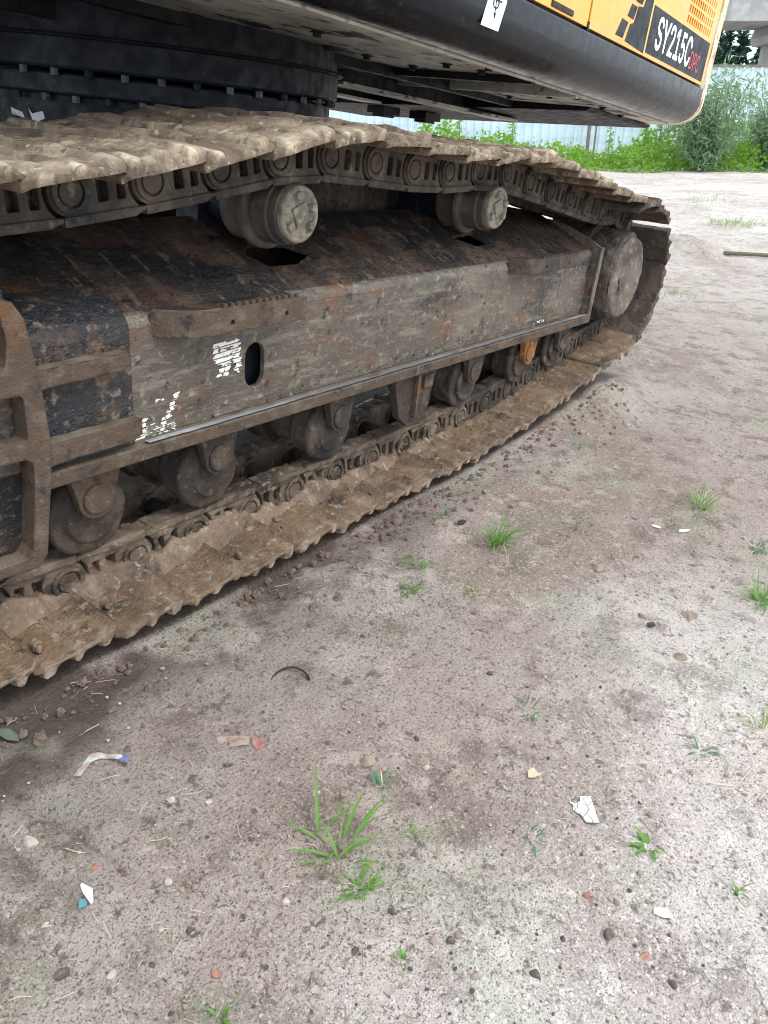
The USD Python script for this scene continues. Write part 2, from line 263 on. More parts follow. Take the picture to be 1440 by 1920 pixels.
def dirt_material():
    N = {'g': ('geometry', {}), 'p': ('principled_bsdf', {'specular_ior_level': .25}), 'at': ('attribute', {'attribute': 'wet_dark'})}
    L = []; cur = None
    lay = [((.41, .365, .325), .8, .44, .62, 3), ((.275, .208, .176), 1.3, .47, .62, 6), ((.335, .325, .255), 2.3, .52, .64, 6), ((.235, .215, .165), 4.3, .55, .67, 6), ((.20, .155, .130), 7, .51, .66, 6),
           ((.45, .385, .335), 15, .52, .68, 6), ((.125, .095, .078), 36, .57, .68, 5), ((.49, .425, .372), 95, .55, .67, 4), ((.12, .092, .075), 150, .55, .65, 4), ((.54, .475, .42), 260, .60, .68, 3), ((.10, .08, .066), 330, .57, .66, 2)]
    for i, (c, s, lo, hi, det) in enumerate(lay):
        N[f'm{i}'] = ('mapping', {'location': (i*2.3, i*4.1, i*.7)})
        N[f'n{i}'] = ('noise_texture', {'scale': float(s), 'detail': float(det), 'roughness': .6}); N[f'r{i}'] = ('map_range', {'range_type': 'smoothstep', 'from_min': lo, 'from_max': hi, 'to_max': .9, 'clamp': True})
        N[f'x{i}'] = ('mix_color', {'b': c}); L += [('g.position', f'm{i}.vector'), (f'm{i}.vector', f'n{i}.vector'), (f'n{i}.fac', f'r{i}.value'), (f'r{i}.result', f'x{i}.fac')]
        if cur: L.append((cur, f'x{i}.a'))
        else: N[f'x{i}'][1]['a'] = (.375, .305, .270)
        cur = f'x{i}.result'
    # the open yard is dry pale sand, the soil by the machine browner
    N['ap'] = ('attribute', {'attribute': 'dry'}); N['hp'] = ('hsv', {'saturation': .60, 'value': 1.62}); N['xp'] = ('mix_color', {})
    L += [(cur, 'hp.color'), (cur, 'xp.a'), ('hp.color', 'xp.b'), ('ap.fac', 'xp.fac')]; cur = 'xp.result'
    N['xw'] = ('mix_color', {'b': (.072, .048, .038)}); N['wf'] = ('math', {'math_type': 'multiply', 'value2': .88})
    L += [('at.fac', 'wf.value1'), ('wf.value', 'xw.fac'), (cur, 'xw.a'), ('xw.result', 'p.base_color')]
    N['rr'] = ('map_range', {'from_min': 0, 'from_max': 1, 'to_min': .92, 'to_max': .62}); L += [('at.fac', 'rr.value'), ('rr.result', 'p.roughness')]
    # fine relief: grains, crumbs and drying cracks
    N['v'] = ('voronoi_texture', {'feature': 'distance_to_edge', 'scale': 13.0}); N['dn'] = ('noise_texture', {'scale': 9.0, 'detail': 4.0}); N['da'] = ('mix_color', {'fac': .12})
    N['cr'] = ('map_range', {'from_min': 0, 'from_max': .035, 'clamp': True}); N['cm'] = ('noise_texture', {'scale': 1.6, 'detail': 3.0}); N['cmr'] = ('map_range', {'range_type': 'smoothstep', 'from_min': .55, 'from_max': .64, 'clamp': True})
    N['ci'] = ('math', {'math_type': 'subtract', 'value1': 1.0}); N['cx'] = ('math', {'math_type': 'multiply'}); N['b0'] = ('bump', {'strength': 1.0, 'distance': .006, 'invert': True})
    L += [('g.position', 'da.a'), ('g.position', 'dn.vector'), ('dn.color', 'da.b'), ('da.result', 'v.vector'), ('v.distance', 'cr.value'), ('g.position', 'cm.vector'), ('cm.fac', 'cmr.value'),
          ('cr.result', 'ci.value2'), ('ci.value', 'cx.value1'), ('cmr.result', 'cx.value2'), ('cx.value', 'b0.height')]
    last = 'b0.normal'
    for k, (d, s, det) in enumerate(((.020, 24, 6), (.011, 80, 5), (.004, 240, 3))):
        N[f'bn{k}'] = ('noise_texture', {'scale': float(s), 'detail': float(det), 'roughness': .65}); N[f'bb{k}'] = ('bump', {'strength': 1.0, 'distance': d})
        L += [('g.position', f'bn{k}.vector'), (f'bn{k}.fac', f'bb{k}.height'), (last, f'bb{k}.normal')]; last = f'bb{k}.normal'
    L.append((last, 'p.normal'))
    M['dirt'] = usdkit.material(stage, '/World/Looks/dirt', N, L, surface='p.BSDF')
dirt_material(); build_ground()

# ------------------------------------------------------------------ excavator
mm = np.eye(4); mm[:3, :3] = Q.T; mm[3, :3] = EYE-Q @ EYE
EX = thing('excavator', 'crawler excavator with muddy track, black skirt and yellow side panels', 'excavator', matrix=mm)

# --- track path: pin centres (x, z), clockwise seen from the open side
SPX, SPZ, SPR = 3.66, .555, .300
IDX, IDZ, IDR = .25, .505, .392
def arc(cx, cz, r, a0, a1, n=40): return [(cx+r*math.cos(R_(a)), cz+r*math.sin(R_(a))) for a in np.linspace(a0, a1, n)]
def spline(pts, n=12):
    pts = np.array(pts); out = []
    P = np.vstack([2*pts[0]-pts[1], pts, 2*pts[-1]-pts[-2]])
    for i in range(1, len(P)-2):
        for t in np.linspace(0, 1, n, endpoint=False):
            out.append(.5*((2*P[i])+(-P[i-1]+P[i+1])*t+(2*P[i-1]-5*P[i]+4*P[i+1]-P[i+2])*t*t+(-P[i-1]+3*P[i]-3*P[i+1]+P[i+2])*t**3))
    return [tuple(x) for x in out]
top = spline([(.36, .893), (.66, .915), (.94, .937), (1.14, .962), (1.32, .988), (1.52, 1.016), (1.72, 1.014), (1.95, .997), (2.2, .990), (2.47, .999), (2.64, .984), (2.98, .932), (3.28, .884), (3.56, .848)])
bot = spline([(3.60, .262), (3.40, .226), (3.08, .176), (2.75, .130), (2.4, .104), (2.0, .091), (1.4, .089), (.95, .091), (.62, .104), (.35, .120)])
loop = np.array(top+arc(SPX, SPZ, SPR, 96, -98)+bot+arc(IDX, IDZ, IDR, -80, -285))
loop = np.vstack([loop, loop[:1]])
cl = np.r_[0, np.cumsum(np.linalg.norm(np.diff(loop, axis=0), axis=1))]
NL = int(round(cl[-1]/.187)); PITCH_ = cl[-1]/NL; PHASE = 0.0
_k = np.argmin(np.hypot(loop[:, 0]-(SPX+SPR*math.cos(R_(44))), loop[:, 1]-(SPZ+SPR*math.sin(R_(44))))); PHASE = cl[_k] % PITCH_
pins = np.stack([np.interp((np.arange(NL)*PITCH_+PHASE) % cl[-1], cl, loop[:, k]) for k in (0, 1)], 1)
Y0, Y1, YC = 1.221, 1.83, 1.53

def place_sh(v, i):
    """local (s, y, h) at pin i to machine coordinates"""
    a, b = pins[i], pins[(i+1) % NL]; t = (b-a)/np.linalg.norm(b-a); n = np.array([-t[1], t[0]])
    o = v.copy(); xz = a+v[:, :1]*t+v[:, 2:3]*n
    o[:, 0], o[:, 2] = xz[:, 0], xz[:, 1]; return o
def where(i):
    c = (pins[i]+pins[(i+1) % NL])/2; t = pins[(i+1) % NL]-pins[i]
    return c, t
ns, ny = 46, 18
tt = np.linspace(0, 1, ny); YS = Y0+(Y1-Y0)*tt**1.7
WETS = (1, 0, 1, 1, 0, 0, 1)
def shoe(i, zone):
    p = PITCH_; half = .099 if zone != 'wrap' else .112; lo, hi = half, half
    if i == GAP: lo = .086
    if (i+1) % NL == GAP: hi = .084
    s = np.linspace(p/2-lo, p/2+hi, ns)
    S, Y = np.meshgrid(s, YS, indexing='ij')
    k = (S-p/2)/half
    hin = .044+(.012 if zone == 'low' else .008)*k-.006*smooth((-.82-k)/.18)-.004*smooth((k-.86)/.14)
    g = np.zeros_like(S); gh = .027 if zone == 'low' else .024
    gr = np.random.default_rng(900+i)
    for c in (-.66, -.02, .60):
        c = c+gr.uniform(-.07, .07); wq = gr.uniform(.15, .23)
        g = np.maximum(g, gh*gr.uniform(.5, 1.15)*smooth((wq-np.abs(k-c))/.13))
    wp = np.stack([S, Y*1.0, S*0], -1)+i*7.31
    mud = meshkit.fbm(wp*9, 4, 3); fine = meshkit.fbm(wp*38, 3, 8)
    lump = meshkit.fbm(wp*np.array([34, 14, 1]), 3, 5)
    if zone == 'up': g = g*(.55+.75*lump); g = np.maximum(g, (.003+.015*smooth((mud-.32)/.3))*(1-.75*np.exp(-(Y-Y0)/.035)))*(.9+.2*fine)+.0045*(lump-.4)+.003*(fine-.5)
    elif zone == 'wrap': g = np.maximum(g*.6, .016*smooth((mud-.4)/.3)); g = g+.018*(fine-.5)
    else: g = g*(.62+.6*lump)*(.82+.18*smooth((Y-Y0)/.03))+.003*(fine-.5)
    hout = hin+.013+g
    if zone == 'low': hin = hin-.0035*smooth((meshkit.fbm(wp*7, 4, 13)-.45)/.2)-(.0012 if WETS[i % 7] else .004)*(fine-.5)-(.002 if WETS[i % 7] else .006)*smooth((meshkit.fbm(wp*30, 3, 17)-.52)/.10)
    if zone == 'wrap':
        hin = hin-.016*mud-.012*(fine-.5)-.016*k*k; hout = hout-.016*k*k
    # worn, ragged outer edge and clipped corners
    ey = np.exp(-(Y-Y0)/.022); jag = .45 if zone == 'low' else 1.0
    Yo = Y+ey*(.010*smooth((k-.76)/.24)+.012*smooth((-.80-k)/.20)+jag*.013*(meshkit.fbm(wp*30, 2, 4)-.5)*2+(.004 if zone == 'low' else -.004)*smooth(g/.012))
    Yi = Y+ey*(.010*smooth((k-.76)/.24)+.012*smooth((-.80-k)/.20)+jag*.010*(meshkit.fbm(wp*22, 2, 6)-.5)*2)
    hout = hout-ey*.006
    TIP = np.clip(smooth((g-.006)/.012)*np.exp(-(Y-Y0)/.045)*1.3, 0, 1) if zone != 'up' else np.clip(np.exp(-((Y-Y0)/.045)**2)*smooth((g-.004)/.018)*(.25+1.3*smooth((mud-.36)/.25)), 0, 1)
    A = np.stack([S, Yo, hout], -1).reshape(-1, 3); B = np.stack([S, Yi, hin], -1).reshape(-1, 3); n = len(A)
    V = np.vstack([A, B]); I, J = np.meshgrid(np.arange(ns-1), np.arange(ny-1), indexing='ij'); a = (I*ny+J).ravel()
    q = [np.stack([a, a+ny, a+ny+1, a+1], 1), np.stack([a+n, a+n+1, a+n+ny+1, a+n+ny], 1)]
    e = np.arange(ns-1)*ny; q.append(np.stack([e, e+n, e+n+ny, e+ny], 1)); e = e+ny-1; q.append(np.stack([e, e+ny, e+n+ny, e+n], 1))
    e = np.arange(ny-1); q.append(np.stack([e, e+1, e+n+1, e+n], 1)); e = e+(ns-1)*ny; q.append(np.stack([e, e+n, e+n+1, e+1], 1))
    q = np.vstack(q); f = np.vstack([q[:, [0, 1, 2]], q[:, [0, 2, 3]]])
    return trimesh.Trimesh(place_sh(V, i), f, process=False), np.r_[TIP.ravel(), .25*TIP.ravel()]

# one link, local (s, h): pin boss at s = 0, windows for the shoe bolts, rail strip, hollow end that clears the next boss
p = PITCH_
def link_polys():
    body = unary_union([ngon(0, -.004, .046, 28), sbox(-.010, -.060, p-.006, .040)])
    body = body.difference(ngon(p, -.004, .056, 28)).difference(sbox(p-.03, .0, p+.1, .1).intersection(ngon(p, -.004, .060, 28)))
    for c, w, h in ((.072, .017, .036), (.114, .013, .034)):
        body = body.difference(sbox(c-w/2, -.026, c+w/2, -.022+h).buffer(.004))
    inner = unary_union([sbox(.02, -.056, p-.01, .038), ngon(p, -.004, .040, 24)]).difference(ngon(.03, -.004, .02, 12))
    rail = sbox(-.022, -.066, p-.046, -.048).union(Polygon([(p-.05, -.066), (p-.022, -.056), (p-.022, -.05), (p-.05, -.048)]))
    return body, inner, rail
LB, LI, LR = link_polys()
def link_mesh(side):
    d = 1 if side == 0 else -1; yo = YC-d*.120          # outer face of this row
    f = lambda poly, a, b: prism_y(poly, yo+d*min(a, b) if d > 0 else yo-max(a, b), yo+d*max(a, b) if d > 0 else yo-min(a, b))
    ms = [f(LB, 0, .028), f(LI, .028, .058), f(LR, -.004, .056)]
    ring = ngon(0, -.004, .040, 28).difference(ngon(0, -.004, .029, 28)); ms += [f(ring, -.007, 0), f(ngon(0, -.004, .024, 24), -.006, .001)]
    return trimesh.util.concatenate(ms)
LINK = [link_mesh(0), link_mesh(1)]
PIN = trimesh.util.concatenate([cyl_y((0, -.004), .030, YC-.066, YC+.066, 16, .003)])
GAP = -1
GAP = int(np.argmin(np.hypot(pins[:, 0]-(SPX+SPR*math.cos(R_(44))), pins[:, 1]-(SPZ+SPR*math.sin(R_(44))))))
for i in range(NL):
    c, t = where(i)
    zone = 'wrap' if c[0] > 3.5 else ('up' if t[0] > 0 and c[0] > .3 else 'low')
    mat = {'up': 'clay_shoe', 'low': 'mud_shoe', 'wrap': 'dark_shoe'}[zone]
    if zone == 'up' and c[0] > 3.1: mat = 'mud_shoe'
    if zone == 'wrap' and c[1] < .30: mat = 'mud_shoe'
    if zone == 'low' and WETS[i % 7]: mat = 'wet_shoe'
    sm, tipv = shoe(i, zone); sm.fix_normals()
    sp_ = obj('track_shoe', sm, mat, EX, smooth=True)
    UsdGeom.PrimvarsAPI(stage.GetPrimAtPath(sp_)).CreatePrimvar('tip', Sdf.ValueTypeNames.FloatArray, 'vertex').Set(Vt.FloatArray.FromNumpy(tipv.astype(np.float32)))
    for side in (0, 1):
        lm = LINK[side].copy()
        low = zone == 'low' and c[0] < 2.5
        if low and side == 0 and c[0] > .5: lm = rough(lm, .007, 34, i, .013)
        lm.vertices = place_sh(lm.vertices, i)
        obj('track_link', lm, 'muddy_link' if low else 'link_steel', EX, smooth=38)
    pm = PIN.copy(); pm.vertices = place_sh(pm.vertices, i); obj('track_pin', pm, 'link_steel', EX)

# earth packed along the foot of the lower chain and between its two rows
def bottom_z(x):
    b = np.array(bot)[::-1]; return np.interp(x, b[:, 0], b[:, 1])
gx = np.linspace(.40, 3.45, 340); gy = np.r_[np.linspace(1.262, 1.43, 34), np.linspace(1.44, 1.63, 14)]
X, Y = np.meshgrid(gx, gy, indexing='ij'); P = np.stack([X, Y, 0*X], -1)
hm = (.060*smooth((2.9-X)/1.4)+.012)*(.10+1.35*meshkit.fbm(P*np.array([9, 12, 1]), 4, 71))
Z = bottom_z(X)-.056+hm*smooth((Y-1.355-.03*(meshkit.fbm(P*8, 3, 73)-.5))/.06)+.016*(meshkit.fbm(P*36, 3, 75)-.5)*smooth((Y-1.33)/.05)
Z = Z-np.where(Y < 1.275, .02, 0)
obj('packed_mud', grid_mesh(np.stack([X, Y, Z], -1)), 'mud_shoe', EX, smooth=True, kind='stuff')
crumbs = []
for k in range(170):
    x = rng.uniform(.6, 3.3); y = 1.25+.17*rng.random()**.7; r = .003+.009*rng.random()**3
    b = trimesh.creation.icosphere(1, r); b.vertices *= rng.uniform(.6, 1.3, 3); b.vertices += rng.normal(0, r*.15, b.vertices.shape); b.apply_translation((x, y, bottom_z(x)-.046+r*.5)); crumbs.append(b)
obj('mud_crumbs', crumbs, 'mud_shoe', EX, kind='stuff')

# --- track frame
FY = 1.352
ang = math.atan2(.835-.70, 1.71-1.385)
outer = sbox(.62, .424, 3.356, .668).difference(obround(1.300, 1.366, .478, .590))
fr = name_at(EX, 'track_frame'); 
side = prism_y(outer, FY, FY+.014)
slopeL = Polygon([(.30, 0), (3.356, 0), (3.356, .30), (3.15, .352), (.30, .352)])
holes = [[(1.470, .165), (1.520, .205), (1.640, .195), (1.690, .150), (1.600, .112), (1.500, .112)], [(2.475, .165), (2.625, .180), (2.645, .115), (2.545, .108)]]
for h in holes: slopeL = slopeL.difference(Polygon(h).buffer(.008))
sl = prism_z(slopeL, -.014, 0); v = sl.vertices.copy()
sl.vertices = np.stack([v[:, 0], 1.385+v[:, 1]*math.cos(ang)-v[:, 2]*math.sin(ang), .694+v[:, 1]*math.sin(ang)+v[:, 2]*math.cos(ang)], 1)
a = np.linspace(math.pi, math.pi/2+ang, 9); rc = .034; cyy, czz = FY+rc, .6685
prof = [(cyy+rc*math.cos(t), czz+rc*math.sin(t)) for t in a]; inn = [(cyy+(rc-.014)*math.cos(t), czz+(rc-.014)*math.sin(t)) for t in a[::-1]]
edge = prism_x(Polygon(prof+inn), .62, 3.356)
sl.vertices[:, 1:] += np.array(prof[-1])-np.array([1.385, .694])
usdkit.mesh(stage, fr, trimesh.util.concatenate([side, edge]), M['frame_steel'], smooth=40)
obj('sloped_top', sl, 'frame_top', fr)
obj('inner_side', bx(.30, 3.10, 1.712, 1.726, .40, .83), 'frame_top', fr)
fl = prism_x(Polygon([(1.312, .391), (1.312, .420), (1.316, .4235), (1.74, .4235), (1.74, .391)]), .735, 3.375)
obj('bottom_flange', fl, 'rusty_edge', fr, smooth=30)
st = grid_mesh(np.stack([*np.meshgrid(np.linspace(.98, 3.35, 260), np.linspace(1.3125, 1.330, 6), indexing='ij'), np.zeros((260, 6))], -1))
vv = st.vertices; vv[:, 2] = .4265+.012*smooth((vv[:, 1]-1.340)/.022)+.003*meshkit.fbm(vv*np.array([30, 60, 1]), 3, 2); st.vertices = vv
obj('weld_bead', st, 'worn_strip', fr, smooth=True)
ep = Polygon([(1.322, .392), (1.322, .712), (1.372, .735), (1.53, .792), (1.75, .792), (1.75, .392)])
obj('end_plate', prism_x(ep, 3.358, 3.378), 'frame_steel', fr)
obj('end_rim', [bx(3.352, 3.384, 1.314, 1.3215, .392, .714)], 'cover_face', fr)
obj('void_lining', [bx(1.26, 1.42, 1.40, 1.41, .44, .62), bx(.7, 3.3, 1.45, 1.46, .45, .66)], 'belly_dark', fr)  # dark sheets added behind the slot, standing for shade inside the frame

# steps bolted to the frame: bent strips with serrated upper edges
def step(x0, x1, z0, z1, holes, mat, label=None):
    yo = 1.288; t = .012
    plan = Polygon([(x0-.10, FY+.004), (x0-.085, 1.335), (x0-.045, 1.300), (x0, yo), (x1, yo), (x1, yo+t), (x0+.002, yo+t), (x0-.038, 1.312), (x0-.074, 1.343), (x0-.085, FY+.010)])
    front = prism_y(sbox(x0, z0, x1, z1).difference(unary_union([ngon(h, (z0+z1)/2-.006, .0065, 12) for h in holes])), yo, yo+t)
    left = Polygon([(x0-.105, FY+.002), (x0-.088, 1.332), (x0-.045, 1.299), (x0, yo), (x0, yo+t), (x0-.038, 1.312), (x0-.074, 1.343), (x0-.09, FY+.004)])
    ms = [front, prism_z(left, z0, z1)]
    s = obj('step', ms, mat, EX, smooth=30, label=label)
    tread = prism_z(Polygon([(x0-.04, 1.32), (x0, yo+t+.001), (x1, yo+t+.001), (x1, FY+.02), (x0-.075, FY+.02)]), z1-.014, z1-.004)
    obj('tread', tread, 'frame_top', s)
    n = int((x1-x0-.03)/.022); 
    for k in range(n):
        xk = x0+.05+k*(x1-x0-.06)/n
        tooth = prism_y(Polygon([(xk-.008, z1-.002), (xk-.003, z1+.009), (xk+.003, z1+.009), (xk+.008, z1-.002)]), yo+.001, yo+.011); obj('tooth', tooth, mat, s)
step(1.13, 1.445, .648, .704, (1.20, 1.375), 'rusty_edge')
step(2.70, 3.06, .660, .712, (2.78, 2.98), 'brown_casting', 'paler step near the drive end')

# cast guard at the idler end, its windows and ribs
gp = Polygon([(.40, .26), (.690, .235), (.712, .26), (.738, .43), (.744, .50), (.737, .60), (.727, .68), (.718, .735), (.700, .765), (.40, .80)])
win = [Polygon([(.40, .640), (.658, .640), (.674, .655), (.682, .70), (.676, .745), (.655, .768), (.40, .775)]), sbox(.40, .505, .700, .598).buffer(-.006).buffer(.006),
       Polygon([(.40, .265), (.668, .262), (.684, .28), (.704, .43), (.704, .462), (.692, .472), (.40, .477)])]
for w in win: gp = gp.difference(w.buffer(-.012).buffer(.012))
gd = obj('idler_guard', prism_y(gp, 1.300, 1.345), 'rusty_edge', EX, smooth=30)
obj('back_plate', bx(.38, .725, 1.375, 1.40, .24, .77), 'block_steel', gd)
obj('guard_block', prism_x(Polygon([(1.334, .39), (1.334, .680), (1.345, .700), (1.40, .726), (1.46, .74), (1.46, .39)]), .715, .958), 'block_steel', gd, smooth=50)
for (za, zb, x1) in ((.602, .640, .935), (.446, .492, .957)):
    rib = Polygon([(.728, za-.004), (.80, za), (x1-.02, za+.003), (x1, za+.012), (x1, zb), (.80, zb-.002), (.728, zb-.004)])
    r = rough(prism_y(rib, 1.303, 1.336), .003, 30, 4, .012); obj('rib', r, 'rusty_edge', gd, smooth=40)

# worn white label scraps left on the frame plate
def scraps(x0, x1, z0, z1, n, seed, w=.014, keep=None):
    n = int(n*2.2); w = w*.62
    g = np.random.default_rng(seed); ps = []
    for k in range(n):
        a, b = g.random(2)
        if keep and not keep(a, b): continue
        c = np.array([x0+a*(x1-x0), z0+b*(z1-z0)]); m = g.integers(6, 10); th = np.sort(g.uniform(0, 2*np.pi, m)); r = w*g.uniform(.25, 1.0)*g.uniform(.5, 1.2, m)
        ps.append(Polygon(np.stack([c[0]+r*np.cos(th)*1.35, c[1]+r*np.sin(th)*.75], 1)).buffer(0))
    u = unary_union(ps).simplify(.0004)
    lines = unary_union([LineString([(x0-.02, z0+.1*0+q), (x1+.02, z0+q+.01)]).buffer(.0014) for q in np.linspace(.004, z1-z0, 7)])
    return u.difference(lines)
lab1 = scraps(1.20, 1.282, .525, .605, 95, 5, keep=lambda a, b: b > .42 or abs(a-.3-.5*b) < .18 or a > .8)
obj('label_scrap', prism_y(lab1, FY-.0012, FY-.0004), 'old_label', EX, smooth=False)
lab2 = unary_union([scraps(.972, 1.00, .40, .478, 34, 6, .012), scraps(1.0, 1.085, .418, .45, 30, 7, .009), scraps(1.04, 1.10, .43, .52, 60, 8, .010, lambda a, b: abs(a-b) < .16), scraps(1.075, 1.14, .405, .418, 16, 9, .008), scraps(1.03, 1.05, .500, .512, 5, 10, .007)])
obj('label_scrap', prism_y(lab2, FY-.0012, FY-.0004), 'old_label', EX, smooth=False)
obj('label_scrap', prism_y(scraps(2.86, 2.98, .437, .447, 9, 12, .008), FY-.0012, FY-.0004), 'old_label', EX, smooth=False)

# --- bottom rollers under the flange
def roller(x, mat, capm, dz=0.0):
    zc = .260+dz
    r = obj('track_roller', lathe_y([(1e-4, 1.372), (.060, 1.372), (.066, 1.376), (.066, 1.386), (.092, 1.389), (.096, 1.394), (.096, 1.404), (.092, 1.410), (.090, 1.413), (.090, 1.470), (.075, 1.48), (.075, 1.58), (.098, 1.59), (.098, 1.645), (.118, 1.655), (.118, 1.672), (1e-4, 1.68)], (x, zc), 36), mat, EX, smooth=30) if x > 2.2 else obj('track_roller', rough(lathe_y([(1e-4, 1.374), (.060, 1.374), (.066, 1.380), (.092, 1.389), (.098, 1.394), (.098, 1.404), (.092, 1.412), (.088, 1.470), (.070, 1.48), (.070, 1.58), (.088, 1.59), (.088, 1.645), (.098, 1.655), (.098, 1.672), (1e-4, 1.68)], (x, zc), 36), .007, 30, int(x*50), .02), mat, EX, smooth=50)
    br = Polygon([(x-.064, .392), (x-.060, .372), (x-.054, .350), (x-.046, .318)]+[(x+.046*math.cos(a), .316+.046*math.sin(a)) for a in np.linspace(math.pi, 2*math.pi, 14)]+[(x+.046, .318), (x+.054, .350), (x+.060, .372), (x+.064, .392)])
    obj('shaft_bracket', prism_y(br, 1.348, 1.371), capm, r, smooth=40)
    obj('shaft_cap', cyl_y((x, .316), .036, 1.342, 1.3485, 26, .003), capm, r)
for x, mt, cp in ((.865, 'brown_casting', 'rusty_edge'), (1.215, 'brown_casting', 'brown_casting'), (1.690, 'link_steel', 'brown_casting'), (2.46, 'link_steel', 'brown_casting'), (2.90, 'link_steel', 'rust_orange'), (3.22, 'link_steel', 'link_steel')):
    roller(x, mt, cp, dz=max(0, bottom_z(x)-.095)*.3)
tg = Polygon([(1.93, .401), (1.945, .33), (1.972, .25), (2.03, .205), (2.10, .200), (2.135, .23), (2.155, .33), (2.175, .401)])
g = obj('track_guard', rough(prism_y(tg, 1.335, 1.360), .003, 30, 2, .012), 'brown_casting', EX, smooth=40)
obj('gusset', [bx(2.04, 2.052, 1.318, 1.3345, .24, .40), bx(2.09, 2.14, 1.325, 1.334, .33, .37)], 'rusty_edge', g)

# --- carrier rollers on stub shafts
def carrier(x):
    z = .878
    r = obj('carrier_roller', lathe_y([(1e-4, 1.402), (.070, 1.402), (.074, 1.406), (.074, 1.430), (.080, 1.434), (.080, 1.490), (.097, 1.494), (.100, 1.500), (.100, 1.510), (.094, 1.516), (.086, 1.520), (.086, 1.585), (.075, 1.60), (1e-4, 1.60)], (x, z), 44), 'carrier_steel', EX, smooth=32)
    obj('hub_cap', lathe_y([(1e-4, 1.388), (.030, 1.388), (.036, 1.3905), (.052, 1.391), (.056, 1.386), (.064, 1.385), (.068, 1.389), (.0685, 1.4015), (1e-4, 1.4015)], (x, z), 44), 'carrier_cap', r, smooth=35)
    for k, a in enumerate((105, 215, 325, 20)):
        cx_, cz_ = x+.046*math.cos(R_(a)), z+.046*math.sin(R_(a))
        obj('cap_bolt', [lathe_y([(1e-4, 1.376), (.009, 1.376), (.011, 1.378), (.013, 1.391)], (cx_, cz_), 10)], 'carrier_cap', r)
    obj('cap_boss', [prism_y(Polygon([(x+.030*math.cos(a)*(1.0 if k % 2 else .72), z+.030*math.sin(a)*(1.0 if k % 2 else .72)) for k, a in enumerate(np.linspace(.4, 2*math.pi+.4, 9)[:-1])]).buffer(.003), 1.381, 1.389)], 'carrier_cap', r)
    obj('shaft', cyl_y((x, z), .064, 1.60, 1.74, 26), 'navy_paint', r)
    obj('shaft_clamp', [prism_y(Polygon([(x-.10, .74), (x-.085, .90), (x-.04, .955), (x+.04, .955), (x+.085, .90), (x+.10, .74)]), 1.665, 1.75)], 'navy_paint', r, smooth=30)
carrier(1.515); carrier(2.515)

obj('idler', lathe_y([(1e-4, 1.44), (.20, 1.44), (.30, 1.425), (.33, 1.43), (.335, 1.63), (.30, 1.635), (.20, 1.62), (1e-4, 1.62)], (IDX, IDZ), 48), 'link_steel', EX, smooth=30)
# --- sprocket and final drive
teeth = []
for k in range(60):
    ph = 2*math.pi*k/60; rr_ = .262+.034*math.cos(10*ph); teeth.append((SPX+rr_*math.cos(ph), SPZ+rr_*math.sin(ph)))
sp = obj('sprocket', prism_y(Polygon(teeth), 1.500, 1.560), 'brown_casting', EX, smooth=40)
obj('drive_flange', cyl_y((SPX, SPZ+.012), .235, 1.44, 1.4995, 40), 'brown_casting', sp)
hub = rough(lathe_y([(1e-4, 1.292), (.150, 1.292), (.186, 1.297), (.197, 1.306), (.203, 1.34), (.206, 1.44), (.19, 1.455), (1e-4, 1.455)], (SPX, SPZ+.012), 40), .020, 19, 5, .014)
fd = obj('final_drive', hub, 'drive_mud', EX, smooth=True)
face = rough(lathe_y([(1e-4, 1.278), (.06, 1.277), (.120, 1.278), (.160, 1.280), (.176, 1.285), (.182, 1.296)], (SPX, SPZ+.012), 40), .007, 24, 6, .014)
obj('cover_plate', face, 'cover_face', fd, smooth=True)
for q in ((-.115, .01), (-.10, -.02)):
    obj('plug', cyl_y((SPX+q[0], SPZ+q[1]), .012, 1.268, 1.284, 12), 'drive_mud', fd)
obj('drive_housing', [prism_x(Polygon([(1.57, .40), (1.57, .72), (1.70, .76), (1.74, .76), (1.74, .40)]), 3.379, 3.62), bx(3.379, 3.46, 1.44, 1.57, .42, .70)], 'brown_casting', EX)

# --- car body, legs and the far track
cb = obj('car_body', [prism_z(Polygon([(1.45, 2.05), (2.95, 2.05), (2.95, 3.42), (1.45, 3.42)]).buffer(.05), .50, .97)], 'belly_dark', EX, smooth=30)
obj('frame_leg', [prism_x(Polygon([(1.735, .47), (1.735, .93), (1.80, .985), (2.10, .99), (2.10, .45)]), 1.80, 2.34)], 'frame_top', cb)
obj('frame_leg', [prism_x(Polygon([(3.36, .45), (3.36, .95), (3.75, .85), (3.75, .45)]), 1.2, 3.2)], 'belly_dark', cb)
far = [bx(.55, 3.35, 3.70, 4.10, .40, .78)]
sl_ = np.array(loop[::6]); sl_ = Polygon(sl_).buffer(.06).difference(Polygon(sl_).buffer(-.06))
far_t = prism_y(sl_, 3.62, 4.22)
ft = obj('far_track_frame', far, 'belly_dark', EX); obj('far_track_belt', far_t, 'dark_shoe', ft, smooth=20)

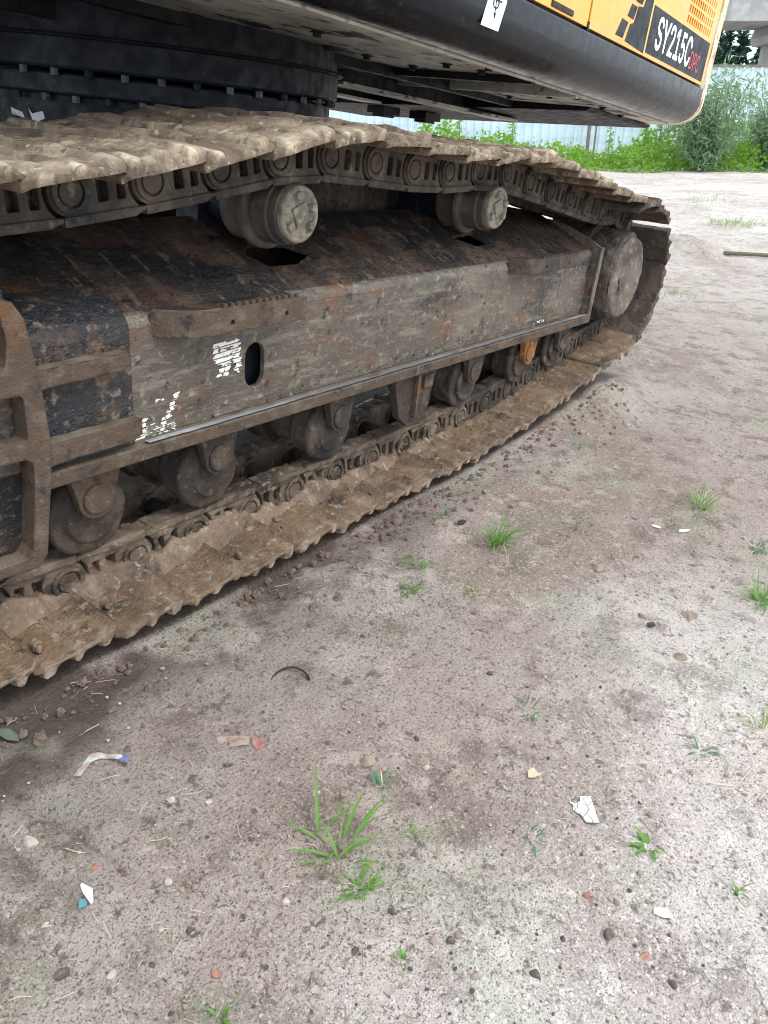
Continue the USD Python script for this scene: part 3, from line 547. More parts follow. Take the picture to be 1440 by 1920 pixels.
# --- slewing ring
PATCH = [[(-3.018, 1.034), (-2.979, 1.028), (-2.936, 1.023), (-2.922, 1.005), (-2.954, 1.010), (-3.015, 1.014)], [(-2.896, 1.038), (-2.872, 1.022), (-2.804, 1.033), (-2.796, 1.012), (-2.826, 1.004), (-2.875, .980), (-2.893, .992), (-2.876, 1.008)]]
CXY = np.array([2.13, 2.73])
def lathe_z(prof, n=96):
    m = lathe_y(prof, (0, 0), n); v = m.vertices.copy(); m.vertices = np.stack([CXY[0]+v[:, 0], CXY[1]+v[:, 2], v[:, 1]], 1); m.invert(); return m
sr = obj('slewing_ring', lathe_z([(.40, 1.086), (.664, 1.086), (.670, 1.092), (.670, 1.140), (.664, 1.146), (.40, 1.146)]), 'navy_paint', EX, smooth=30)
obj('upper_race', lathe_z([(.40, 1.156), (.690, 1.156), (.697, 1.163), (.697, 1.238), (.40, 1.238)]), 'navy_paint', sr, smooth=30)
obj('seal_lip', lathe_z([(.55, 1.2385), (.712, 1.2385), (.716, 1.243), (.712, 1.248), (.55, 1.248)]), 'belly_dark', sr, smooth=30)
obj('ring_base', lathe_z([(.30, .96), (.630, .96), (.630, 1.085), (.30, 1.085)]), 'navy_paint', sr, smooth=30)
obj('turntable_drum', lathe_z([(.40, 1.249), (.690, 1.249), (.690, 1.34), (.40, 1.34)]), 'navy_paint', sr, smooth=30)
for k in range(40):
    for (rb, za, zb, off) in ((.682, 1.136, 1.1555, 0), (.650, 1.066, 1.0855, 4.0)):
        a = R_(k*9+off); x, y = CXY[0]+rb*math.cos(a), CXY[1]+rb*math.sin(a)
        if y > 2.6: continue
        obj('ring_bolt', cyl_z(x, y, .0125, za, zb, 6), 'bolt_steel' if k % 3 else 'navy_paint', sr, smooth=False)
for pts in PATCH:
    v = np.array([[CXY[0]+.6315*math.cos(a), CXY[1]+.6315*math.sin(a), z] for a, z in pts]); c0 = v.mean(0); w = v.copy(); w[:, :2] -= (CXY-w[:, :2])*-.001
    F = [[len(v), k, (k+1) % len(v)] for k in range(len(v))]
    obj('paint_patch', trimesh.Trimesh(np.vstack([v, c0*np.array([1, 1, 1])]), F, process=False), 'rag_white', sr, smooth=False)

# --- upper structure, turned two degrees on the ring; (u, v, z): along, outwards, up
PH = R_(2); UU = np.array([math.cos(PH), math.sin(PH), 0]); NN = np.array([math.sin(PH), -math.cos(PH), 0]); CC = np.array([2.2, 2.73, 0])
def U(m, v=None):
    q = m.vertices; o = CC+q[:, :1]*UU+q[:, 1:2]*NN; o[:, 2] = q[:, 2]-.028*q[:, 0]
    return trimesh.Trimesh(o, m.faces[:, ::-1], process=False)
def uplate(poly, v0, v1):          # polygon in (u, z)
    m = prism_y(poly, v0, v1); return U(m)
def ubox(*a): return U(bx(*a))
def uprism(poly, u0, u1):          # polygon in (v, z)
    return U(prism_x(poly, u0, u1))
a = np.linspace(0, -math.pi/2, 12)
sk = [(1.300, 1.487), (1.350, 1.487), (1.357, 1.484), (1.360, 1.478), (1.360, 1.420)]+[(1.235+.125*math.cos(t), 1.420+.104*math.sin(t)) for t in a[1:]]+[(1.215, 1.316), (1.215, 1.322), (1.235, 1.322), (1.29, 1.35), (1.30, 1.40)]
def loft_u(prof, us):
    P = np.array([[(u, v, z) for (v, z) in prof] for u in us]); m = grid_mesh(P)
    e = trimesh.creation.triangulate_polygon(Polygon(prof), engine='earcut')
    return m
skirt = uprism(Polygon(sk), -1.7, 2.385)
obj('side_skirt', skirt, 'skirt_paint', EX, smooth=40)
obj('skirt_lip', [ubox(-1.7, 2.42, 1.196, 1.214, 1.309, 1.324)], 'lip_steel', EX)
obj('upper_ledge', [ubox(-1.7, 2.42, 1.20, 1.334, 1.4875, 1.4965)], 'decal_black', EX)

# counterweight: same rounded foot, swept round the rear corner
cw = [(1.0, 2.3), (1.356, 2.3), (1.356, 1.425)]+[(1.231+.125*math.cos(t), 1.425+.104*math.sin(t)) for t in a[1:]]+[(1.0, 1.321)]
path = [(2.388, 0)]+[(2.425+.30*math.sin(R_(d)), -.30*(1-math.cos(R_(d)))) for d in np.linspace(0, 78, 14)]
rowsP = []
for (uu, dv) in path: rowsP.append([(uu, v+dv if v > 1.05 else v-.2, z) for v, z in cw])
rowsP.append([(2.80, (v if v > 1.05 else v)-2.3, z) for v, z in cw])
cwm = grid_mesh(np.array(rowsP, float)); cwm = U(cwm); 
cwm = trimesh.Trimesh(*trimesh.remesh.subdivide_to_size(cwm.vertices, cwm.faces, .12, max_iter=12), process=False)
obj('counterweight', cwm, 'scraped_yellow', EX, smooth=40)
obj('counterweight_base', uprism(Polygon([(1.02, 1.315), (-1.12, 1.315), (-1.12, 1.222), (-1.05, 1.214), (1.0, 1.300)]), 1.75, 2.72), 'belly_dark', EX, smooth=20)

# yellow panels
seam = .757
pan1 = sbox(-1.7, 1.4975, seam-.008, 2.3)
slots = []
for r in range(7):
    for c in range(12):
        w = .022 if c < 7 else .014; u0 = 1.875+c*.036; z0 = 1.700+r*.040
        slots.append(Polygon([(u0, z0), (u0+w, z0), (u0+w+.002, z0+.029), (u0+.002, z0+.029)]))
slots = [s_ for k, s_ in enumerate(slots)]
pan2 = sbox(seam+.008, 1.4975, 2.370, 2.3).difference(unary_union(slots))
pa = obj('body_panel', uplate(pan1, 1.333, 1.352), 'yellow_paint', EX, smooth=20)
pb = obj('body_panel', uplate(pan2, 1.333, 1.352), 'yellow_paint', EX, smooth=20)
obj('hinge', [U(bx(seam-.006, seam+.006, 1.325, 1.356, 1.488, 1.515))], 'decal_black', pb)
obj('panel_lining', [ubox(-1.7, 2.40, 1.29, 1.31, 1.50, 2.3)], 'belly_dark', EX)  # dark sheet added behind the slots in place of a shaded interior
obj('latch', [U(bx(.43, .61, 1.3525, 1.356, 1.505, 1.522))], 'brown_casting', pa)
def decal(poly, mat, lift=.0006, name='decal'):
    return obj(name, uplate(poly, 1.3522, 1.3522+lift), mat, pb, smooth=False)
decal(sbox(1.405, 1.512, 2.335, 1.682), 'decal_black', name='model_plate')
decal(sbox(1.386, 1.4985, 1.396, 1.80), 'decal_gold', .0009, 'gold_line')
decal(Polygon([(1.032, 1.519), (1.118, 1.520), (1.145, 1.577), (1.075, 1.580)]), 'decal_black', name='stripe_block')
decal(Polygon([(1.122, 1.595), (1.195, 1.594), (1.215, 1.640), (1.148, 1.640)]), 'decal_black', name='stripe_block')
decal(Polygon([(1.185, 1.655), (1.26, 1.655), (1.29, 1.71), (1.215, 1.71)]), 'decal_black', name='stripe_block')
decal(Polygon([(1.145, 1.514), (1.384, 1.505), (1.384, 1.80), (1.335, 1.80), (1.300, 1.700), (1.278, 1.650), (1.225, 1.645), (1.205, 1.585), (1.168, 1.575)]), 'decal_black', name='stripe_block')
def lettering(text, u0, u1, z0, h, mat, bold=True):
    t = meshkit.text_mesh(text, h, .0006, bold); lo, hi = t.bounds
    t.apply_translation((-lo[0], -lo[1], 0)); v = t.vertices.copy(); w, hh = hi[0]-lo[0], hi[1]-lo[1]
    t.vertices = np.stack([u0+v[:, 0]/w*(u1-u0), 1.3531+v[:, 2], z0+v[:, 1]/hh*h], 1)
    t = U(t); obj('lettering', t, mat, pb, smooth=False)
lettering('SY215C', 1.50, 2.045, 1.538, .124, 'decal_white')
lettering('DPC', 2.055, 2.225, 1.536, .074, 'decal_red', False)
# white inspection sticker with a target mark on the skirt
stk = Polygon([(.0, 1.53), (.0, 1.443), (-.026, 1.372), (.083, 1.372), (.112, 1.463), (.112, 1.475), (.0, 1.475)])
stk = Polygon([(.0, 1.478), (-.004, 1.443), (-.028, 1.378), (.080, 1.378), (.108, 1.45), (.112, 1.478)])
sv = uplate(stk, 1.3602, 1.3612)
ss = obj('sticker', sv, 'sticker_white', EX, smooth=False)
ring = affinity.scale(Point(.045, 1.451).buffer(.022, 16), 1, 1); ring = ring.difference(ring.buffer(-.004))
mark = unary_union([ring, sbox(.043, 1.405, .048, 1.4775), sbox(.012, 1.449, .082, 1.453), Polygon([(.034, 1.425), (.045, 1.403), (.056, 1.425), (.0455, 1.414)]), sbox(.032, 1.432, .035, 1.47), sbox(.056, 1.432, .059, 1.47)])
obj('target_mark', uplate(mark, 1.3613, 1.3617), 'decal_black', ss, smooth=False)

# underside
def plate(u0, u1, v0, v1, z0, z1, mat, name='belly_plate'): return obj(name, [ubox(u0, u1, v0, v1, z0, z1)], mat, EX)
plate(-1.7, .47, .60, 1.212, 1.322, 1.330, 'belly_steel')
plate(.485, .66, .60, 1.212, 1.325, 1.333, 'belly_steel')
plate(1.13, 1.62, .60, 1.212, 1.320, 1.328, 'belly_steel')
plate(1.635, 2.38, .60, 1.212, 1.318, 1.326, 'belly_steel')
plate(-1.7, 2.42, -1.3, 1.29, 1.46, 1.47, 'belly_dark', 'deck_plate')
plate(-1.7, 2.42, .56, .598, 1.290, 1.459, 'belly_dark', 'deck_beam')
plate(.48, .66, -.55, .559, 1.30, 1.459, 'belly_dark', 'cross_beam')
plate(1.10, 1.125, -.55, 1.212, 1.300, 1.459, 'lip_steel', 'cross_beam')
plate(.664, .70, .60, 1.21, 1.300, 1.459, 'belly_dark', 'cross_beam')
for vv_ in (.30, -.30):
    w = obj('main_girder', [ubox(-1.7, 2.4, vv_-.012, vv_+.012, 1.26, 1.459)], 'belly_dark', EX)
    obj('girder_flange', [ubox(-.0+.62, 2.3, vv_-.07, vv_+.07, 1.248, 1.2598)], 'lip_steel' if vv_ < 0 else 'belly_steel', w)
plate(.75, 1.09, -.28, .28, 1.300, 1.312, 'lip_steel')
plate(1.14, 2.3, -.28, .28, 1.318, 1.326, 'belly_steel')
plate(.7, 2.3, -1.29, -.60, 1.275, 1.283, 'belly_steel')
plate(-1.7, .6, -1.29, -.60, 1.30, 1.308, 'belly_dark')
plate(-1.7, 2.42, -1.33, -1.295, 1.26, 1.459, 'belly_dark', 'far_skirt')
plate(-1.7, .47, -.28, .28, 1.36, 1.37, 'belly_dark')
# guard mesh under the far bay
gm = [ubox(.8+k*.05, .8+k*.05+.012, -.585, -.30-.085, 1.262, 1.268) for k in range(26)]+[ubox(.8, 2.1, -.585+k*.05, -.585+k*.05+.012, 1.2685, 1.2745) for k in range(5)]
obj('guard_mesh', gm, 'belly_steel', EX, smooth=False)
for (u_, v_) in ((.10, .70), (.30, .72), (.40, 1.0), (.42, 1.16), (-.2, .9), (.56, .75), (.57, 1.05), (1.2, .70), (1.3, 1.0), (1.25, 1.15), (1.8, .9), (1.7, 1.1), (2.1, 1.05), (2.2, .8), (1.5, .7)):
    zz = 1.322 if u_ < .48 else (1.325 if u_ < .7 else (1.320 if u_ < 1.63 else 1.318))
    h = trimesh.creation.cylinder(.013, .014, sections=6); h.apply_translation((u_, v_, zz-.0072)); w_ = trimesh.creation.cylinder(.021, .003, sections=16); w_.apply_translation((u_, v_, zz-.0016))
    obj('belly_bolt', [U(h), U(w_)], 'belly_dark', EX, smooth=False)
for (u_, v_) in ((1.86, -.35), (2.12, -.22)):
    obj('mount_pad', [ubox(u_, u_+.17, v_-.06, v_+.06, 1.205, 1.247), ubox(u_+.03, u_+.14, v_-.04, v_+.04, 1.190, 1.2048)], 'decal_black', EX)
hz = trimesh.creation.cylinder(.018, 1.1, sections=12); hz.apply_transform(trimesh.transformations.rotation_matrix(math.pi/2, [1, 0, 0])); hz.apply_translation((.60, .9, 1.30))
# pale plate and hoses forward of the ring
obj('front_plate', [ubox(-1.5, -.62, .40, .62, 1.335, 1.345)], 'lip_steel', EX)
obj('front_beam', [ubox(-1.6, -.66, -.9, -.25, 1.12, 1.459)], 'navy_paint', EX)  # box added to block the bright sky gap beside the ring

# ------------------------------------------------------------------ background
HV = np.array([math.cos(YAW), math.sin(YAW)]); TV = np.array([math.sin(YAW), -math.cos(YAW)])
def bg(D, t): return HV*D+TV*t
def fr_mesh(m):      # (t, depth, z) to world
    v = m.vertices.copy(); m.vertices = np.stack([HV[0]*v[:, 1]+TV[0]*v[:, 0], HV[1]*v[:, 1]+TV[1]*v[:, 0], v[:, 2]], 1); m.invert(); return m
soil('fence_sheet', (.56, .66, .72), [((.48, .58, .66), (.5, .5, 3), .45, .62), ((.42, .45, .44), (3, 3, 1), .60, .74)], rough=(.4, .6), bump=None)
soil('fence_post', (.16, .13, .11), [((.24, .17, .12), 6, .5, .66)], rough=(.6, .8), bump=None)
soil('concrete', (.33, .33, .32), [((.27, .275, .275), .5, .42, .6), ((.40, .40, .385), 1.2, .5, .68), ((.22, .22, .215), (1.5, 1.5, .15), .58, .72)], rough=(.8, .92), bump=(.01, 6))
def leafmat(name, a, b, c, tr=.35):
    N = {'oi': ('geometry', {}), 'r': ('rgb_ramp', {'ramp': [(0, a), (.5, b), (1, c)]}), 'p': ('principled_bsdf', {'roughness': .5, 'specular_ior_level': .35}), 't': ('translucent_bsdf', {}), 'mx': ('mix_closure', {'fac': tr}), 'hs': ('hsv', {'value': 1.35, 'saturation': 1.05})}
    M[name] = usdkit.material(stage, f'/World/Looks/{name}', N, [('oi.random_per_island', 'r.fac'), ('r.color', 'p.base_color'), ('r.color', 'hs.color'), ('hs.color', 't.color'), ('p.BSDF', 'mx.closure1'), ('t.BSDF', 'mx.closure2')], surface='mx.closure')
leafmat('weed_leaf', (.16, .29, .04), (.26, .43, .06), (.38, .55, .12), .45)
leafmat('bush_leaf', (.17, .25, .14), (.25, .35, .20), (.36, .47, .29), .45)
leafmat('dark_leaf', (.030, .060, .045), (.040, .078, .055), (.055, .095, .065), .2)
leafmat('grass_leaf', (.12, .25, .05), (.165, .32, .075), (.25, .39, .11), .35)
leafmat('pale_grass', (.17, .24, .07), (.22, .29, .10), (.30, .34, .14), .35)
leafmat('blue_green_leaf', (.08, .20, .10), (.11, .25, .13), (.15, .30, .16), .3)
plain('twig', (.11, .085, .06), .85)

fence = thing('hoarding_fence', 'pale blue corrugated sheet fence behind the weeds at the back of the yard', 'fence')
FD = 31.0
def sheet(t0, w):
    prof = []; n = 5; st_ = w/n
    for k in range(n): prof += [(t0+k*st_, 0), (t0+k*st_+.55*st_, 0), (t0+k*st_+.65*st_, .03), (t0+k*st_+.90*st_, .03)]
    prof.append((t0+w, 0)); pr = np.array(prof)
    P = np.stack([np.stack([pr[:, 0], FD-pr[:, 1], np.full(len(pr), z)], -1) for z in (-.15, 3.13)], 0)
    back = P.copy(); back[..., 1] += .004
    return [fr_mesh(grid_mesh(P)), fr_mesh(grid_mesh(back))]
t = -8.0; k = 0
while t < 22:
    w = 1.5; obj('fence_panel', [m for m in sheet(t, w-.006)], 'fence_sheet', fence, smooth=False); t += w
for k, tp in enumerate(np.arange(-7.6, 22, 3.2)):
    obj('fence_post', fr_mesh(bx(tp-.04, tp+.04, FD+.02, FD+.10, -.2, 3.18)), 'fence_post', fence, smooth=False)
obj('fence_rail', fr_mesh(bx(-8, 22, FD-.045, FD-.002+.006, 3.10, 3.17)), 'fence_post', fence, smooth=False)
for tp, wd in ((7.28, .10), (7.52, .05)):
    pl = thing('leaning_post', 'brown timber post standing in the weeds before the fence' if wd > .07 else 'thin dark stake beside the brown timber post', 'post')
    obj('post', fr_mesh(bx(tp-wd/2, tp+wd/2, FD-.6, FD-.6+wd, -.1, 2.1)), 'fence_post', pl)

def leaf_cloud(centres, normals_up, size, asp, g, droop=0.0, bend=.25):
    """one folded leaf of two quads at every centre"""
    n = len(centres); az = g.uniform(0, 2*np.pi, n); el = g.normal(-droop, .5, n)
    d = np.stack([np.cos(az)*np.cos(el), np.sin(az)*np.cos(el), np.sin(el)], 1)
    s = np.cross(d, g.normal(size=(n, 3))); s /= np.linalg.norm(s, axis=1, keepdims=True); up = np.cross(s, d)
    L = size*g.uniform(.6, 1.25, n)[:, None]; W = L*asp
    a = centres; b = centres+d*L*.5+s*W*.5+up*L*.05; c = centres+d*L*.5-s*W*.5+up*L*.05; e = centres+d*L-up*L*bend*.3
    m_ = centres+d*L*.5-up*L*.02
    V = np.stack([a, b, m_, c, e], 1).reshape(-1, 3); o = np.arange(n)[:, None]*5
    F = np.vstack([o+[0, 2, 1], o+[0, 3, 2], o+[1, 2, 4], o+[2, 3, 4]])
    return trimesh.Trimesh(V, F, process=False)
g = np.random.default_rng(11)
# weeds along the foot of the fence
def weeds():
    n = 30000; t_ = g.uniform(-4, 20, n); D_ = 24.6+5.9*g.random(n)**.8
    w = bg(0, 0)+D_[:, None]*HV+t_[:, None]*TV
    hmap = meshkit.fbm(np.stack([t_*.55, D_*.55, 0*t_], -1), 3, 91)
    front = smooth((D_-24.4-1.6*meshkit.fbm(np.stack([t_*.8, 0*t_, 0*t_], -1), 2, 95))/1.0)
    H_ = (.16+1.25*smooth((hmap-.34)/.4))*front*(.55+.5*smooth((D_-25)/4))
    z = ground_z(w[:, 0], w[:, 1], False)+H_*g.random(n)**.55
    keep = front > .02
    return leaf_cloud(np.stack([w[:, 0], w[:, 1], z], 1)[keep], None, .17, .55, g)
obj('weed_bed', weeds(), 'weed_leaf', smooth=False, label='bright green weeds growing in a band along the fence foot', cat='weeds', kind='stuff')
def stalk(D, t_, h, n, mat, label, sz=.14, asp=.35, spread=.28):
    th_ = thing('weed_plant', label, 'weed'); w = bg(D, t_); z0 = float(ground_z(w[0], w[1], False))
    hs = g.uniform(.15, 1, n)*h; az = g.uniform(0, 6.28, n); r = spread*(1.1-hs/h)*g.uniform(.1, 1, n)
    obj('foliage', leaf_cloud(np.stack([w[0]+r*np.cos(az), w[1]+r*np.sin(az), z0+hs], 1), None, sz, asp, g), mat, th_, smooth=False)
    s = trimesh.creation.cylinder(.012, h, sections=6); s.apply_translation((w[0], w[1], z0+h/2)); obj('stem', s, 'twig', th_)
stalk(27.6, 8.9, 2.05, 170, 'bush_leaf', 'tall thin weed rising before the fence, right of the timber post')
stalk(27.9, 9.6, 1.8, 120, 'weed_leaf', 'slim weed just left of the bushy young tree')
stalk(27.0, 4.05, 1.75, 150, 'weed_leaf', 'leafy weed seen in the gap under the machine by the counterweight')
stalk(27.4, 7.25, 1.6, 110, 'weed_leaf', 'weed climbing around the brown timber post')
stalk(27.2, 2.4, 1.6, 110, 'weed_leaf', 'small weed top showing above the track behind the ring')
stalk(26.5, 8.1, 1.45, 130, 'weed_leaf', 'broad leafy weed between the post and the tall thin weed')

def tree(name, label, D, t_, h, wr, nl, mat, size, asp, droop, cat='tree'):
    th_ = thing(name, label, cat); w = bg(D, t_); z0 = float(ground_z(w[0], w[1], False))
    tr = []; cl_ = []
    for k in range(15):
        az = g.uniform(0, 6.28); le = h*g.uniform(.55, 1.0); sp = wr*g.uniform(.25, 1.0)
        p0 = np.array([w[0], w[1], z0]); p2 = p0+[sp*math.cos(az), sp*math.sin(az), le]; p1 = p0+[sp*.25*math.cos(az), sp*.25*math.sin(az), le*.55]
        ts = np.linspace(0, 1, 8)[:, None]; cv = (1-ts)**2*p0+2*ts*(1-ts)*p1+ts**2*p2
        for a_, b_, q in zip(cv[:-1], cv[1:], np.linspace(1, .25, 7)):
            c_ = trimesh.creation.cylinder(.028*q*h/3+.004, segment=(a_, b_), sections=6); tr.append(c_)
        m_ = nl//15; tt_ = g.uniform(.22, 1.02, m_)[:, None]; base = (1-tt_)**2*p0+2*tt_*(1-tt_)*p1+tt_**2*p2
        nod = g.integers(0, 9, m_); off = np.random.default_rng(k).normal(0, .30*wr, (9, 3))*[1, 1, .8]
        cl_.append(base+off[nod]*(.35+.65*tt_)+g.normal(0, .10*wr, (m_, 3)))
    c = np.vstack(cl_); c = c[c[:, 2] > z0+.1]
    obj('crown', leaf_cloud(c, None, size, asp, g, droop), mat, th_, smooth=False)
    obj('trunk', tr, 'twig', th_)
tree('young_tree', 'bushy young tree with narrow drooping leaves before the pale fence', 25.6, 9.75, 2.6, 1.45, 3900, 'bush_leaf', .25, .20, .55)
tree('young_tree', 'leafy sapling at the right edge, beside the bushy young tree', 26.2, 12.0, 2.1, .95, 2600, 'bush_leaf', .22, .20, .5)
# far wood behind the fence
c = []
for k in range(34):
    t_ = g.uniform(14, 34); D_ = g.uniform(70, 80); w = bg(D_, t_); h = g.uniform(6.8, 8.3)
    m_ = 330; z = g.random(m_)**.8; r = (1-z)*1.5+.15; az = g.uniform(0, 6.28, m_)
    c.append(np.stack([w[0]+r*np.cos(az)*g.random(m_), w[1]+r*np.sin(az)*g.random(m_), .5+z*h], 1))
obj('far_wood', leaf_cloud(np.vstack(c), None, .75, .55, g), 'dark_leaf', smooth=False, label='dark distant trees rising behind the fence under the bridge', cat='trees', kind='stuff')

# elevated road
br = thing('viaduct', 'grey concrete viaduct crossing behind the yard at the upper right', 'bridge')
obj('girder', fr_mesh(bx(8, 60, 60, 65.5, 7.62, 9.9)), 'concrete', br, smooth=False)
obj('parapet', fr_mesh(bx(8, 60, 59.7, 59.98, 9.6, 11.0)), 'concrete', br, smooth=False)
obj('pier', fr_mesh(rough(bx(27.3, 30.6, 60.6, 64.8, -.5, 6.55), .02, .4, 1)), 'concrete', br, smooth=20)
obj('pier_cap', fr_mesh(prism_y(Polygon([(26.7, 6.551), (26.5, 7.0), (26.7, 7.6), (31, 7.6), (31, 6.551)]), 60.4, 65.0)), 'concrete', br, smooth=20)
br2 = thing('viaduct', 'slim lower bridge deck glimpsed beyond the concrete viaduct', 'bridge')
obj('girder', fr_mesh(prism_y(Polygon([(20, 8.1), (36.2, 8.1), (37.0, 8.45), (36.6, 8.9), (20, 8.75)]), 91, 96)), 'concrete', br2, smooth=20)
obj('pier', fr_mesh(bx(24, 26, 92, 95, -.5, 8.098)), 'concrete', br2, smooth=20)

# ------------------------------------------------------------------ small plants on the dirt
def gz(x, y): return float(ground_z(np.array([x]), np.array([y]))[0])
def blades(n, L, W, spread, lean, g, flat=.0, seg=6):
    Vs, Fs, o = [], [], 0
    for k in range(n):
        az = g.uniform(0, 6.283); r = spread*g.random()**.7; b = np.array([r*math.cos(az), r*math.sin(az), -.004]); az2 = az+g.normal(0, .7)
        l = L*g.uniform(.35, 1.1); w = W*g.uniform(.35, .85); ln = lean*g.uniform(.4, 1.25)
        d = np.array([math.cos(az2), math.sin(az2), 0]); s = np.array([-d[1], d[0], 0]); el = math.pi/2-ln*.5; p_ = b.copy(); pts = []
        for q in range(seg+1):
            t_ = q/seg; ww = w*(1-t_**1.8)*(.45+.55*min(1, t_*4)); tw = s*math.cos(.5*t_)+np.array([0, 0, 1])*math.sin(.5*t_)*.4
            pts.append((p_-tw*ww*.5, p_+np.array([0, 0, -.14*ww]), p_+tw*ww*.5)); p_ = p_+l/seg*(d*math.cos(el)+np.array([0, 0, 1])*math.sin(el)); el -= ln*1.5/seg
            p_[2] = max(p_[2], .003)
        V = np.array(pts).reshape(-1, 3); Vs.append(V)
        for q in range(seg):
            a = o+q*3; Fs += [[a, a+1, a+4], [a, a+4, a+3], [a+1, a+2, a+5], [a+1, a+5, a+4]]
        o += len(V)
    return trimesh.Trimesh(np.vstack(Vs), np.array(Fs), process=False)
def tuft(x, y, n, L, W, spread, lean, mat, label, seed, dry=0, cat='grass tuft'):
    n = int(n*1.5)
    g_ = np.random.default_rng(seed); T = thing('grass_tuft', label, cat, loc=(x, y, gz(x, y)))
    if n <= 30:
        for q in range(n): obj('blade', blades(1, L, W, spread, lean, g_), mat, T, smooth=False)
    else: obj('blades', blades(n, L, W, spread, lean, g_), mat, T, smooth=False)
    if dry: obj('dry_blades', blades(dry, L*.8, W*.5, spread*1.3, lean*1.3, g_), 'straw', T, smooth=False, kind='stuff')
plain('straw', (.50, .42, .29), .8); plain('straw_dark', (.20, .155, .11), .85)
TU = [
 (1.872, .873, 34, .135, .0075, .022, 1.0, 'grass_leaf', 'fullest green grass tuft, right of the black plastic chip near the track', 6),
 (1.575, .963, 11, .075, .006, .014, 1.1, 'grass_leaf', 'small upright grass tuft left of the fullest tuft', 3),
 (1.455, .921, 13, .065, .008, .016, 1.5, 'grass_leaf', 'low spreading grass tuft nearest the shoes, left of the fullest tuft', 3),
 (1.574, .794, 12, .055, .006, .02, 1.5, 'pale_grass', 'thin pale grass tuft just below the fullest tuft', 8),
 (1.887, 1.067, 5, .065, .007, .008, .9, 'blue_green_leaf', 'single bluish sprout close beside the shoes', 0),
 (2.653, .456, 26, .13, .007, .03, 1.2, 'grass_leaf', 'green grass tuft at the right, before two white flakes', 8),
 (2.467, .489, 10, .06, .005, .05, 1.5, 'pale_grass', 'sparse pale grass right beside the two white flakes', 6),
 (2.109, .159, 30, .105, .008, .025, 1.3, 'grass_leaf', 'dense dark green tuft cut by the right edge of the photo', 4),
 (2.457, .231, 13, .07, .010, .03, 1.5, 'blue_green_leaf', 'flat leafy weed at the right edge above the dense tuft', 4),
 (2.821, .985, 14, .07, .005, .03, 1.3, 'blue_green_leaf', 'faint grass tuft by the shoes at the middle of the track', 5),
 (2.962, .842, 18, .06, .004, .07, 1.5, 'pale_grass', 'wide patch of thin pale grass out from the middle of the track', 14),
 (.869, .602, 6, .05, .007, .012, 1.4, 'blue_green_leaf', 'little grass sprig right of the top of the tall long-bladed weed', 2),
 (.804, .495, 4, .04, .007, .008, 1.1, 'grass_leaf', 'single short blade right of the tall long-bladed weed', 1),
 (1.058, .155, 8, .055, .015, .014, 1.6, 'grass_leaf', 'small broad-leaved weed below the cracked white tile piece', 0),
 (1.063, .005, 4, .05, .009, .008, .9, 'grass_leaf', 'short bright blade standing at the right edge low in the photo', 0),
 (1.375, .145, 7, .05, .007, .02, 1.4, 'blue_green_leaf', 'small weed among the dry straw stalks', 6),
 (1.532, .046, 12, .06, .006, .03, 1.3, 'pale_grass', 'pale grass at the right edge beside the dry straw stalks', 6),
 (1.244, .475, 10, .045, .006, .03, 1.6, 'blue_green_leaf', 'faint flat weed in the bare middle of the dirt', 4),
 (.397, .543, 6, .03, .008, .008, 1.2, 'grass_leaf', 'tiny green seedling at the bottom edge of the photo', 0),
 (.608, .390, 5, .028, .006, .008, 1.2, 'grass_leaf', 'tiny seedling left of the dark stones near the bottom', 0),
 (.942, .326, 7, .045, .006, .02, 1.5, 'blue_green_leaf', 'low bluish weed left of the cracked white tile piece', 2),
 (2.144, .728, 3, .035, .012, .005, .6, 'blue_green_leaf', 'lone bluish seedling right of the fullest grass tuft', 0),
 (12.752, 2.488, 170, .24, .010, .40, 1.4, 'pale_grass', 'yellow-green grass clump on the open ground far right', 20),
 (15.335, 3.596, 50, .34, .010, .5, 1.2, 'pale_grass', 'thin wiry weeds on the open ground beyond the yellow-green clump', 20),
 (7.075, 1.812, 60, .14, .008, .28, 1.5, 'pale_grass', 'pale grass patch beside the drive end of the track', 16)]
for k, (x, y, n, L, W, sp_, ln, mat, lab, dry) in enumerate(TU): tuft(x, y, n, L, W, sp_, ln, mat, lab, 100+k, dry, 'weed' if 'weed' in lab or 'seedling' in lab or 'sprout' in lab else 'grass tuft')
# the tall weed with its long blades, and the clump at its foot
g = np.random.default_rng(5)
T = thing('grass_weed', 'tall long-bladed weed standing in the bare dirt of the foreground', 'weed', loc=(.70, .575, gz(.70, .575)))
def blade(p0, d, l, w, lift, drop, seg=8):
    d = np.array([*d, 0.])/np.hypot(*d); s = np.array([-d[1], d[0], 0]); el = lift; p_ = np.array(p0, float); V = []; F = []
    for q in range(seg+1):
        t_ = q/seg; ww = w*(1-t_**2.2)*(.5+.5*min(1, t_*5)); V += [p_-s*ww/2, p_-[0, 0, .2*ww], p_+s*ww/2]; p_ = p_+l/seg*(d*math.cos(el)+np.array([0, 0, math.sin(el)])); el -= drop/seg
    for q in range(seg): a = q*3; F += [[a, a+1, a+4], [a, a+4, a+3], [a+1, a+2, a+5], [a+1, a+5, a+4]]
    return trimesh.Trimesh(np.array(V), np.array(F), process=False)
fx, rx = HV, TV      # away from the camera, to the right
